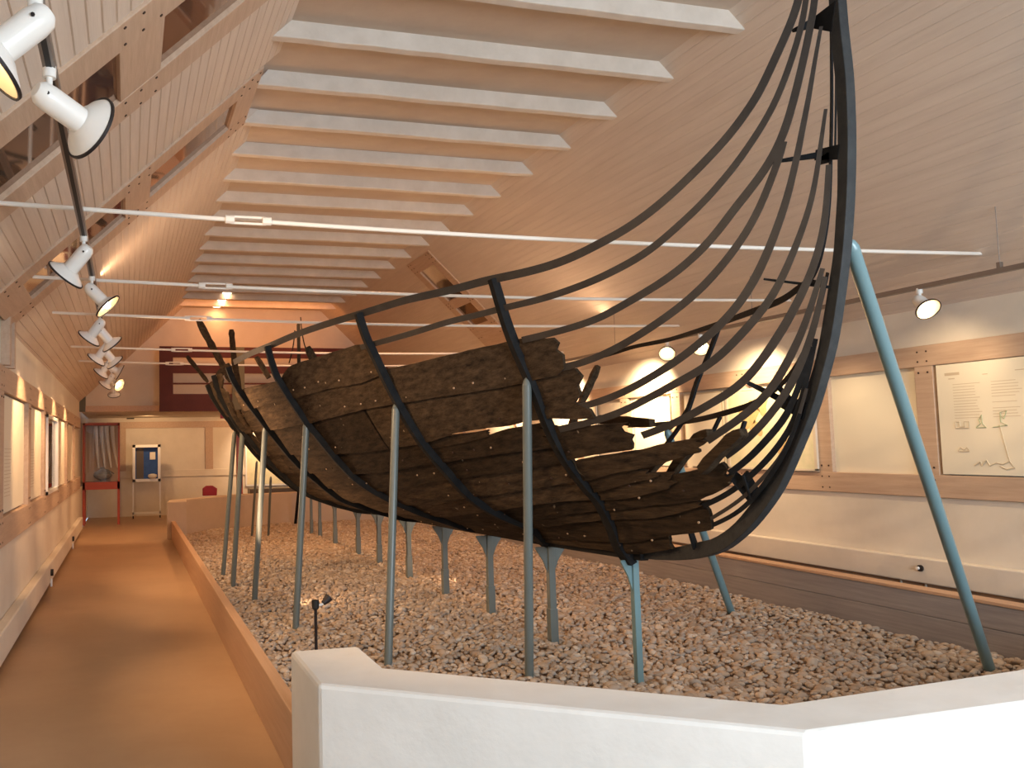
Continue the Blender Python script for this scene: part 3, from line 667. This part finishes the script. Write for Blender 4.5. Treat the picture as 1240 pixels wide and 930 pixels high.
names = [((641,822),(643,457),4.92,'grey steel tube propping the hull at the foremost frame, in front of the others', .030),
         ((470,806),(484,488),6.06,'grey steel tube propping the second frame, standing right beside the white wall corner', .030),
         ((358,762),(375,510),7.25,'grey steel tube propping the third frame, behind the small ground light', .030),
         ((308,730),(325,516),8.35,'grey steel tube propping the fourth frame from the bow', .030),
         ((282,711),(297,520),9.5,'grey steel tube propping the fifth frame from the bow', .030),
         ((270,698),(287,522),10.4,'grey steel tube propping the hull, leftmost of all in the photo', .028)]
for b_, t_, fy, lab, r in names:
    q = at(t_, 1, fy); q[0] -= .03; prop(g0(b_), q, r, 'post', lab)
prop(g0((305,650)), at((311,558),1,14.4), .022, 'post', 'thin grey tube propping the near side of the stern')
prop(g0((325,649)), at((328,577),1,14.5), .022, 'post', 'thin grey tube beside the keel posts at the stern')
prop((3.33, 16.95, 0), (3.3, 15.9, 1.6), .03, 'iron', 'black rod propping the stern post in front of the low back wall')
prop(g0((1200,815)), at((1028,290), 0, XK+.045), .033, 'cyan', 'long pale blue steel tube leaning against the tall stem')
q, nn = hp(6.06, 1.72, .03, 1); prop(g0((887,745)), q, .032, 'cyan', 'short blue-grey tube propping the far side of the hull')

# ------------------------------------------------------------------ tie rods with turnbuckles
for k, (y, z, tx) in enumerate([(4.6, 2.92, 'nearest and thickest looking'), (6.42, 2.90, 'second from the camera'), (8.05, 2.90, 'third from the camera'), (10.62, 2.90, 'fourth from the camera'), (12.3, 2.90, 'farthest, low over the gallery')]):
    t = thing('tie_rod', 'thin white steel tie rod spanning the hall, '+tx, 'rod', (2.66, y, z), 'white tie rods across the hall')
    xa = -.68; xb = 6.03; xt = .66; P = [(x, y, z-.05*math.sin(PI*(x-xa)/(xb-xa))) for x in np.linspace(xa, xt-.1, 6)]
    Q = [(x, y, z-.05*math.sin(PI*(x-xa)/(xb-xa))) for x in np.linspace(xt+.1, xb, 20)]
    MB().tube(P, .013, 8).tube(Q, .013, 8).build('rod', M['rod'], t, smooth=True)
    zt = P[-1][2]; tb = MB().tube([(xt-.10, y, zt+.018), (xt+.10, y, zt+.018)], .008, 8).tube([(xt-.10, y, zt-.018), (xt+.10, y, zt-.018)], .008, 8)
    for s_ in (-1, 1): tb.tube([(xt+s_*.08, y, zt), (xt+s_*.13, y, zt)], .024, 10)
    tb.build('turnbuckle', M['rod'], t)

# ------------------------------------------------------------------ lighting tracks and spotlights
XT, ZT = -.25, 2.86
t = thing('lighting_track', 'long dark lighting track running along the left side of the hall', 'track', (XT, 8, ZT))
MB().box((XT-.02, -.3, ZT), (XT+.02, 16.5, ZT+.035)).build('rail', M['track'], t); MB().box((XT-.009, -.3, ZT-.002), (XT+.009, 16.5, ZT+.004)).build('slot', M['slot'], t)
XT2, ZT2 = 5.75, 2.70
t = thing('lighting_track', 'dark lighting track hung by thin wires along the right wall', 'track', (XT2, 8, ZT2))
MB().box((XT2-.02, 2.0, ZT2), (XT2+.02, 13.5, ZT2+.035)).build('rail', M['track'], t)
for y in (4.28, 6.6, 8.9, 11):
    hg = MB(); hg.tube([(XT2, y, ZT2+.03), (XT2, y, 2.66+(XR-XT2)*(ZC-ZF)/(XR-XCR))], .0025, 6); hg.box((XT2-.015, y-.012, ZT2+.03), (XT2+.015, y+.012, ZT2+.075)); hg.build('hanger', M['track'], t)
def spotlight(mount, aim, label, group, R_=.135, power=0, size=80, col=WARM, drop=.10, bulb=True, Lh=.20, target=None, arm=None):
    mx_, my_, mz_ = mount; a = np.array(aim, float); a /= np.linalg.norm(a)
    t = thing('spotlight', label, 'spotlight', mount, group)
    pv = np.array([mx_, my_, mz_-drop])
    MB().tube([(mx_, my_, mz_+.01), (mx_, my_, mz_-.03)], .022, 12).tube([(mx_, my_, mz_), tuple(pv)], .011, 10).build('mount', M['lamp'], t, smooth=True)
    o = pv-a*.0
    MB().lathe([(.001, -.055), (.025, -.052), (.04, -.035), (.045, 0), (.045, Lh*.62)], o, a, 20).build('housing', M['lamp'], t, smooth=True)
    MB().tube([o+np.array([0, -.046, 0]), o+np.array([0, -.05, 0])], .006, 8).build('screw', M['rim'], t)
    s0 = Lh*.60; dp = R_*.42
    pf = [(.045, s0), (.06, s0+.004), (R_*.62, s0+dp*.30), (R_*.85, s0+dp*.62), (R_, s0+dp)]
    MB().lathe(pf, o, a, 36).build('shade', M['lamp'], t, smooth=True)
    MB().lathe([(R_*.985, s0+dp+.001)]+[(r-.006, h-.001) for r, h in reversed(pf)][1:]+[(.001, s0+.006)], o, a, 36).build('reflector', M['refl'], t, smooth=True)
    MB().lathe([(R_-.004, s0+dp-.006), (R_+.003, s0+dp-.006), (R_+.003, s0+dp+.004), (R_-.004, s0+dp+.004), (R_-.004, s0+dp-.006)], o, a, 36).build('rim', M['rim'], t)
    c = o+a*(s0+dp*.62)
    MB().lathe([(.001, .028), (.016, .024), (.026, .008), (.026, -.008), (.014, -.03)], c, a, 16).build('bulb', M['bulb'] if bulb else M['refl'], t, smooth=True)
    if power:
        src = o+a*(s0+dp+.045)
        spot('spotlight_beam', tuple(src), tuple(src+a) if target is None else target, power, col, size, .7, .035)
    return t
GL = 'white spotlights on the left track'
WALL = (-.62, .12, -.78); SHIP = (.80, .30, -.52)
LL = [
 (2.36, (-.68, -.04, -.66), 'large white spotlight cut by the left photo edge, its bulb glowing', .125, 16),
 (2.80, (.74, .58, -.30), 'white spotlight with a wide dish turned towards the ship, second from the camera', .115, 60),
 (5.00, (-.62, .32, -.72), 'white spotlight tilted down at the left wall, hanging alone below the first tie rod', .115, 18),
 (6.15, (.66, -.12, -.70), 'white spotlight with visible bulb, dish facing down to the right', .105, 85),
 (7.8, (-.58, .30, -.76), 'upper left dish in the cluster of spotlights far down the track', .11, 60),
 (8.25, (.62, .30, -.72), 'upper right dish in the cluster of spotlights far down the track', .11, 75),
 (9.6, (-.58, .30, -.76), 'left dish of the middle pair in the cluster down the track', .11, 60),
 (9.95, (.62, .30, -.72), 'right dish of the middle pair in the cluster down the track', .11, 75),
 (11.3, (-.58, .30, -.76), 'left dish of the third pair in the far cluster', .11, 60),
 (11.7, (.85, .1, -.45), 'right dish of the third pair in the far cluster, standing on edge', .11, 45),
 (13.3, (-.58, .30, -.76), 'small tilted dish near the bottom of the far cluster', .11, 60),
 (14.1, (.55, -.45, -.35), 'far spotlight with a bright glowing bulb above the end wall', .11, 20),
 (15.3, (.05, .55, -.80), 'lowest and farthest spotlight on the left track, lighting the end wall', .11, 60)]
for y, a, lab, R_, pw in LL:
    spotlight((XT, y, ZT), a, lab, GL, R_, pw, drop=.07 if y < 2.5 else .10, size=(60 if y > 7 else 85) if a[0] < 0 else 100, col=WARM if y < 6 else (1, .60, .31))
GR = 'white spotlights on the right track'
for y, a, lab in [(4.88, (-.15, -.60, -.55), 'white spotlight with glowing bulb on the right track beside the blue tube'),
                  (7.35, (-.35, -.50, -.45), 'glowing spotlight on the right track, right one of the pair behind the battens'),
                  (7.9, (-.45, -.55, -.45), 'glowing spotlight on the right track, left one of the pair behind the battens'),
                  (10.2, (-.35, -.6, -.5), 'small glowing spotlight far along the right track beside the wooden rib')]:
    spotlight((XT2, y, ZT2), a, lab, GR, .085, 0, drop=.09, Lh=.12)
# these lamps also wash the wall panels beside them
for y, pw, tz in ((5.0, 26, 1.9), (7.1, 62, 1.9), (8.95, 150, 2.0), (10.9, 150, 2.05), (13, 90, 1.9), (3.9, 24, 1.4), (6.1, 16, .7)):
    spot('spotlight_beam', (XT2-.05, y-.15, ZT2-.16), (XR+.05, y+.05, tz), pw, (1, .72, .42), 100, .9, .04)
# recessed ceiling lights
for p, lab in (((274.8,355), 'nearest of three small recessed ceiling lights'), ((268.6,363.6), 'middle one of three small recessed ceiling lights'), ((262.5,371.6), 'farthest of three small recessed ceiling lights')):
    q = at(p, 2, ZC+.12)
    t = thing('ceiling_light', lab+' at the far end', 'ceiling light', (q[0], q[1], ZC+.128), 'recessed ceiling lights')
    MB().lathe([(.085, 0), (.10, -.004), (.10, .004), (.085, .004)], (q[0], q[1], ZC+.126), (0, 0, 1), 24).build('ring', M['lamp'], t)
    MB().lathe([(.001, -.002), (.085, -.002), (.085, .004), (.001, .004)], (q[0], q[1], ZC+.124), (0, 0, 1), 24).build('lens', M['lens'], t)
    spot('ceiling_light_beam', (q[0], q[1], ZC+.10), (q[0]+.1, q[1]+1.2, 2.4), 8, (1, .42, .14), 150, 1, .08)
area('gallery_glow', (2.6, 16.6, 4.35), (2.6, 18, 3.4), 3.0, .3, 13, (1, .34, .09))

# ------------------------------------------------------------------ the far end: gallery, cases, signs
YG = 17.45
gal = struct(MB().box((.64, YG+.03, 2.42), (XR, YU, 2.50)).build('trim_50', M['plaster']))
t = thing('gallery_balustrade', 'dark maroon slatted balustrade of the gallery above the far end', 'balustrade', (3.4, YG, 2.40))
def gz(y): return at((250, y), 1, YG)[2]
mb = MB()
z = {k: gz(k) for k in (420, 433, 441, 452, 463.5, 465.5, 477, 498)}
mb.box((.63, YG, z[433]), (XR, YG+.05, z[420])).build('top_rail', M['maroon'], t)
MB().box((.63, YG, z[452]), (XR, YG+.04, z[441])).build('slat', M['maroon'], t)
MB().box((.66, YG, z[465.5]), (XR, YG+.03, z[463.5])).build('slat', M['maroon'], t)
MB().box((.63, YG, z[498]), (XR, YG+.05, z[477])).build('lower_board', M['maroon'], t)
for px0, px1 in ((193, 209.5), (281, 296), (380, 392), (470, 482)):
    a = at((px0, 450), 1, YG)[0]; b_ = at((px1, 450), 1, YG)[0]
    MB().box((a, YG-.02, z[498]), (b_, YG+.06, z[420])).build('post', M['maroon'] if px0 != 281 else M['grey'], t)
struct(MB().box((XL, YU-.10, 2.44), (.72, YU, 2.56)).build('trim_51', M['pine'], bevel=.005))
struct(MB().box((XL-.02, YU-.12, 2.44), (XL+.1, YU, 2.78)).build('trim_52', M['grey']))
# timber frame on the far wall
for k, (x0_, z0_, x1_, z1_) in enumerate([(XL, 2.18, 4.2, 2.34), (XL, .95, 4.2, 1.12), (1.9, 1.12, 2.1, 2.18), (-.2, 1.12, -.05, 2.18)]):
    struct(MB().box((x0_, YF-.03, z0_), (x1_, YF, z1_)).build('trim_%d' % (60+k), M['plaster' if k == 1 else 'pine'], bevel=.004))
# tall red display cabinet
def fx(px, Y): return at((px, 560), 1, Y)[0]
def fz(py, Y): return at((150, py), 1, Y)[2]
Yc = 19.2
x0_, x1_ = fx(100, Yc), fx(145, Yc); zt = fz(512, Yc); zm = fz(583, Yc); zm2 = fz(592, Yc)
t = thing('display_cabinet', 'tall red-framed display cabinet on legs at the end of the corridor', 'cabinet', ((x0_+x1_)/2, Yc+.2, 0))
for i, (x, y) in enumerate(((x0_, Yc), (x1_-.05, Yc), (x0_, Yc+.45), (x1_-.05, Yc+.45))): MB().box((x, y, 0), (x+.05, y+.05, zm)).build('leg', M['red'], t)
fr = MB()
for x in (x0_, x1_-.04):
    for y in (Yc, Yc+.46): fr.box((x, y, zm), (x+.04, y+.04, zt))
fr.box((x0_, Yc, zt-.05), (x1_, Yc+.5, zt)); fr.build('frame', M['red'], t)
MB().box((x0_, Yc, zm2), (x1_, Yc+.5, zm)).build('table_frame', M['red'], t)
MB().box((x0_+.03, Yc+.47, zm), (x1_-.03, Yc+.49, zt-.05)).build('back_panel', M['caseback'], t)
MB().box((x0_+.04, Yc+.012, zm), (x1_-.04, Yc+.018, zt-.05)).build('pane', M['clear'], t)
cxm = (x0_+x1_)/2
t = thing('hanging_cloth', 'pale drooping cloth strips hanging inside the red cabinet', 'cloth', (cxm, Yc+.3, zt-.06))
for k in range(4):
    a = fx(116+6.5*k, Yc+.3); P = [(a+.10*s_**1.5*(.6+.2*k), Yc+.3, zt-.06-(zt-zm-.2)*.85*s_) for s_ in np.linspace(0, 1, 10)]
    MB().tube(P, list(np.linspace(.05, .018, 10)), 8).build('strip', M['cloth'], t, smooth=True)
t = thing('ceramic_vessel', 'dark flattened round vessel with a spout inside the red cabinet', 'vessel', (cxm+.02, Yc+.25, zm))
MB().lathe([(.001, .0), (.07, .0), (.05, .03), (.13, .06), (.19, .12), (.20, .16), (.16, .22), (.08, .26), (.04, .28), (.05, .32), (.001, .32)], (cxm+.02, Yc+.25, zm), (0, 0, 1), 28).build('body', M['pot'], t, smooth=True)
MB().tube([(cxm+.05, Yc+.25, zm+.28), (cxm+.14, Yc+.25, zm+.26), (cxm+.27, Yc+.25, zm+.17)], .014, 8).build('spout', M['pot'], t, smooth=True)
# white display case on castors with a blue picture panel
Yd = 20.6; x0_, x1_ = fx(160.5, Yd), fx(194.5, Yd); zt = fz(539, Yd); zm = fz(584, Yd)
t = thing('display_case', 'white display case with a dark blue back on a slim wheeled stand', 'display case', ((x0_+x1_)/2, Yd, 0))
fr = MB(); w_ = .065
fr.box((x0_, Yd, zm), (x0_+w_, Yd+.12, zt)).box((x1_-w_, Yd, zm), (x1_, Yd+.12, zt)).box((x0_, Yd, zt-w_), (x1_, Yd+.12, zt)).box((x0_, Yd, zm), (x1_, Yd+.12, zm+w_)); fr.build('frame', M['lamp'], t)
MB().box((x0_+.02, Yd+.1, zm+.02), (x1_-.02, Yd+.12, zt-.02)).build('blue_panel', M['blue'], t)
MB().box((x0_+.09, Yd+.085, zm+.07), (x0_+.26, Yd+.1, zt-.08)).build('side_picture', M['case_dark'], t)
MB().box((x1_-.25, Yd+.085, zt-.36), (x1_-.12, Yd+.1, zt-.18)).build('small_card', M['cloth'], t)
lg = MB()
for x in (x0_, x1_-.03): MB().box((x, Yd+.03, .06), (x+.03, Yd+.06, zm)).build('leg', M['lamp'], t); MB().tube([(x+.0, Yd+.045, .035), (x+.03, Yd+.045, .035)], .035, 12).build('castor', M['rim'], t)
MB().box((x0_, Yd+.03, .10), (x1_, Yd+.06, .15)).build('crossbar', M['lamp'], t)
tag(MB().lathe([(.001, 0), (.06, 0), (.11, .05), (.10, .10), (.03, .12), (.001, .12)], (x1_-.19, Yd+.05, zm+w_), (0, 0, 1), 20).build('small_bowl', M['cloth'], smooth=True), 'small pale bowl inside the blue display case', 'bowl')
# small signs and box
q = at((158, 506), 1, YF-.06); tag(MB().box((q[0]-.09, YF-.05, q[2]-.03), (q[0]+.09, YF, q[2]+.03)).build('wall_sign', M['rim']), 'small dark sign on the end wall above the white case', 'sign')
q = at((268, 513), 1, YU-.06); tag(MB().box((q[0]-.06, YG+.1, 2.26), (q[0]+.07, YG+.15, 2.40)).build('exit_sign', M['redsign']), 'small dark red box sign under the gallery', 'sign')
q = at((254, 602), 1, 17.1); t = thing('red_box', 'small dark red box with a slanted top on the far low wall', 'box', (q[0], 17.2, .68))
MB().slab([(q[0]-.14, 17.06, .68), (q[0]+.14, 17.06, .68), (q[0]+.15, 17.06, .82), (q[0]+.06, 17.06, .88), (q[0]-.07, 17.06, .88), (q[0]-.14, 17.06, .83)], (0, .12, 0)).build('body', M['redsign'], t, bevel=.01)
# lit picture, bench and red column right of it
a = at((297, 560), 1, YF)[0]; b_ = at((352, 560), 1, YF)[0]; zt = at((320, 530), 1, YF)[2]; zb = at((320, 588), 1, YF)[2]
t = thing('framed_picture', 'brightly lit pale picture on the end wall behind the stern', 'picture', ((a+b_)/2, YF-.03, zb))
MB().box((a, YF-.04, zb), (b_, YF-.01, zt)).build('frame', M['lamp'], t); MB().box((a+.04, YF-.045, zb+.04), (b_-.04, YF-.04, zt-.04)).build('print', M['map'], t)
spot('spotlight_beam', ((a+b_)/2, YF-1.0, 2.30), ((a+b_)/2, YF, 1.5), 70, WARM, 100, .6, .05)
tag(MB().box((a+.02, YF-.7, 0), (b_+.02, YF-.2, .62)).build('bench', M['case_dark'], bevel=.02), 'dark bench standing below the lit picture at the far end', 'bench')
a = at((290, 560), 1, 19.0)[0]; struct(MB().box((a-.06, 19.0, 0), (a+.07, 19.14, 2.44)).build('trim_70', M['red']))
spot('spotlight_beam', (fx(178, 20.4), 19.9, 2.36), (fx(178, 21.4), YF, 1.75), 26, (1, .58, .27), 110, .8, .05)
spot('spotlight_beam', (3.0, 19.6, 2.36), (3.0, YF, 1.2), 45, (1, .55, .25), 140, .8, .05)

# ------------------------------------------------------------------ posters on the right wall
def poster(y0_, y1_, z0_, z1_, x, label, m, name='poster', frame=False, th=.02):
    t = thing(name, label, 'poster', (x, (y0_+y1_)/2, z0_))
    MB().box((x, y0_, z0_), (x+th, y1_, z1_)).build('sheet', M[m], t)
    return t
xr = XR-.001
tA = poster(3.98, 5.23, 1.30, 2.165, XR+.005, 'large cream information poster with faint text and sketches at the right edge', 'paper', th=.03)
tx = MB()
def line(y0_, y1_, z_, h=.006): tx.box((XR+.0035, min(y0_, y1_), z_), (XR+.005, max(y0_, y1_), z_+h))
for c0, c1 in ((5.10, 4.88), (4.80, 4.58), (4.50, 4.28), (4.2, 4.05)):
    for k in range(13):
        if rng.uniform() < .92: line(c0, c1+rng.uniform(0, .05), 2.00-.022*k, .004)
line(5.16, 5.04, 2.075, .022); line(5.13, 5.08, 2.045, .008); line(4.86, 4.82, 2.06); line(4.62, 4.50, 2.07)
tx.build('text_lines', M['ink'], tA)
def sketch(pts, yc, zc_, s_, m_, par, x=None, r=.0035):
    x = XR+.003 if x is None else x
    MB().tube([(x, yc-s_*p[0], zc_+s_*p[1]) for p in pts], r, 6).build('sketch', M[m_], par)
sketch([(-.1,0),(-.1,.1),(-.03,.1),(-.03,.02),(.05,.02),(.05,.1),(.12,.1),(.12,0),(-.1,0)], 5.05, 1.66, .5, 'ink', tA)
sketch([(-.06,0),(.07,0),(.02,.05),(.02,.16),(-.02,.1),(0,.05),(-.06,0)], 4.90, 1.66, .6, 'inkg', tA)
sketch([(-.08,0),(.1,.02),(.02,.06),(.02,.18),(.1,.2),(.06,.1),(.02,.14)], 4.76, 1.66, .6, 'inkg', tA)
sketch([(0,.35),(.05,.1),(.07,0)], 4.76, 1.40, .8, 'ink', tA, r=.0025)
sketch([(-.1,0),(-.06,.06),(0,.02),(.04,.06),(.08,0),(-.1,0)], 5.04, 1.48, .5, 'ink', tA)
sketch([(-.2,0),(-.12,.05),(-.1,0),(-.04,.07),(0,0),(.08,.04),(.16,.02),(.24,.06),(.3,-.02),(.2,-.04),(.12,.0)], 4.85, 1.37, .6, 'ink', tA)
sketch([(-.15,0),(0,.04),(.15,0),(.0,-.02),(-.15,0)], 4.45, 1.70, .6, 'ink', tA)
sketch([(-.1,0),(0,.02),(.05,.1),(.12,.1),(.12,0),(-.1,-.01)], 4.42, 1.47, .6, 'ink', tA)
# blank panel with a lighter sheet
tag(MB().box((XR+.045, 5.41, 1.285), (XR+.06, 6.31, 2.175)).build('blank_panel', M['paper']), 'blank cream wall panel between the stem and the blue tube', 'panel')
tM = poster(6.47, 7.62, 1.31, 2.12, XR-.015, 'large framed map in green and yellow behind the curved stem', 'map', 'map_poster')
fr = MB()
for a, b_, c_, d_ in ((6.45, 6.48, 1.30, 2.13), (7.61, 7.64, 1.30, 2.13), (6.45, 7.64, 1.295, 1.315), (6.45, 7.64, 2.115, 2.135)): fr.box((XR-.02, a, c_), (XR+.005, b_, d_))
fr.build('frame', M['board'], tM)
ML = mat('map_land', (.52, .33, .16), .6, col2=(.60, .48, .22), scale=12)
for k, (yy, zz, r_) in enumerate(((7.30, 1.86, .13), (7.12, 1.95, .09), (7.2, 1.72, .08), (6.80, 1.50, .11))):
    pts = [(XR-.0165, yy+r_*(1+.3*math.sin(3*a_+k))*math.cos(a_), zz+r_*(1+.25*math.sin(4*a_+k*2))*math.sin(a_)) for a_ in np.linspace(0, 2*PI, 30, endpoint=False)]
    MB().slab(pts, (.0015, 0, 0)).build('land_area', ML, tM)
for (y0_, y1_, lab) in ((8.62, 9.36, 'overexposed white poster lit by a lamp behind the battens'), (10.25, 11.2, 'brightly lit white poster left of the wooden rib'), (7.72, 8.36, 'pale sheet on the wall between the map and the bright poster')):
    t = poster(y0_, y1_, 1.31, 2.14, XR+.005, lab, 'paper')
    e = MB(); e.box((XR+.003, y0_, 2.125), (XR+.006, y1_, 2.14)).box((XR+.003, y0_, 1.31), (XR+.006, y0_+.012, 2.14)).box((XR+.003, y1_-.012, 1.31), (XR+.006, y1_, 2.14)); e.build('edge', M['ink'], t)
t = thing('wall_outlet', 'small round black socket on the white skirting below the blank panel', 'outlet', tuple(at((1115,688), 0, XR-.07)))
q = at((1115,688), 0, XR-.072); MB().tube([(XR-.085, q[1], q[2]), (XR-.07, q[1], q[2])], .026, 16).build('socket', M['rim'], t); MB().tube([(XR-.10, q[1]+.01, q[2]), (XR-.07, q[1]+.01, q[2])], .012, 12).build('plug', M['lamp'], t)
t = thing('heating_pipe', 'two short pale pipes below the white skirting on the right wall', 'pipe', tuple(at((1120,708), 0, XR-.03)))
for p in ((1091,700), (1121,706)):
    q = at(p, 0, XR-.03); MB().tube([(XR-.03, q[1], .30), (XR-.03, q[1], .45)], .009, 8).build('pipe', M['board'], t)
for p, lab in (((88,647), 'small black socket low on the left skirting near the cabinet'), ((62,694), 'small black socket low on the left skirting, nearer the camera')):
    q = at(p, 0, XL+.075); t = thing('wall_outlet', lab, 'outlet', (XL+.07, q[1], .2)); MB().tube([(XL+.07, q[1], .2), (XL+.10, q[1], .2)], .04, 12).build('socket', M['rim'], t); MB().tube([(XL+.085, q[1]-.08, .05), (XL+.085, q[1]-.08, .14)], .012, 8).build('valve', M['lamp'], t)
# panels on the left wall
for (y0_, y1_, lab, m_) in ((7.15, 8.6, 'cream poster on the left wall, brightly streaked by a lamp, nearest one', 'paper'), (9.0, 10.25, 'second brightly lit cream poster on the left wall', 'paper'), (12.55, 13.95, 'cream poster on the left wall beyond the glazed case', 'paper'), (14.4, 15.9, 'last cream poster on the left wall before the red cabinet', 'paper'), (5.8, 6.8, 'dim poster at the left photo edge', 'map')):
    t = thing('poster', lab, 'poster', (XL-.04, (y0_+y1_)/2, 1.12)); MB().box((XL-.055, y0_, 1.12), (XL-.03, y1_, 2.08)).build('sheet', M[m_], t)
    e = MB(); 
    for k in range(14): e.box((XL-.03, y0_+.15, 1.25+.03*k), (XL-.029, y0_+.15+rng.uniform(.3, .42), 1.254+.03*k))
    e.build('text_lines', M['ink'], t)
t = thing('glazed_wall_case', 'dark glazed case with a thin white frame on the left wall', 'wall case', (XL, 11.3, 1.12))
MB().box((XL-.05, 10.6, 1.12), (XL-.03, 12.1, 2.05)).build('backing', M['case_dark'], t); MB().box((XL-.025, 10.6, 1.12), (XL-.02, 12.1, 2.05)).build('pane', M['clear'], t)
fr = MB()
for a, b_, c_, d_ in ((10.57, 10.63, 1.10, 2.07), (12.07, 12.13, 1.10, 2.07), (10.57, 12.13, 1.10, 1.14), (10.57, 12.13, 2.03, 2.07)): fr.box((XL-.05, a, c_), (XL+.02, b_, d_))
fr.build('frame', M['lamp'], t); MB().box((XL-.03, 10.65, 1.14), (XL-.028, 12.05, 1.34)).build('base_strip', M['red'], t)
# small light on a stake among the pebbles
q = at((383,792), 2, .03)
t = thing('stake_light', 'small dark ground light on a stake just behind the white wall end', 'ground light', (q[0], q[1], 0))
hz = at((382,738), 1, q[1])[2]
MB().tube([(q[0], q[1], 0), (q[0], q[1], hz)], .012, 10).build('stake', M['rim'], t)
MB().tube([(q[0], q[1], hz), (q[0], q[1], hz+.01), (q[0], q[1], hz+.07)], [.018, .028, .028], 14).build('body', M['slot'], t, smooth=True)
MB().tube([(q[0]+.02, q[1], hz+.03), (q[0]+.06, q[1]+.01, hz+.035)], .01, 8).build('arm', M['lamp'], t)
MB().lathe([(.001, -.03), (.02, -.03), (.032, .02), (.034, .035)], (q[0]+.085, q[1]+.01, hz+.06), (.7, .3, .55), 16).build('shade', M['rim'], t, smooth=True)
for o in bpy.data.objects:
    if '_org' in o.keys(): del o['_org']
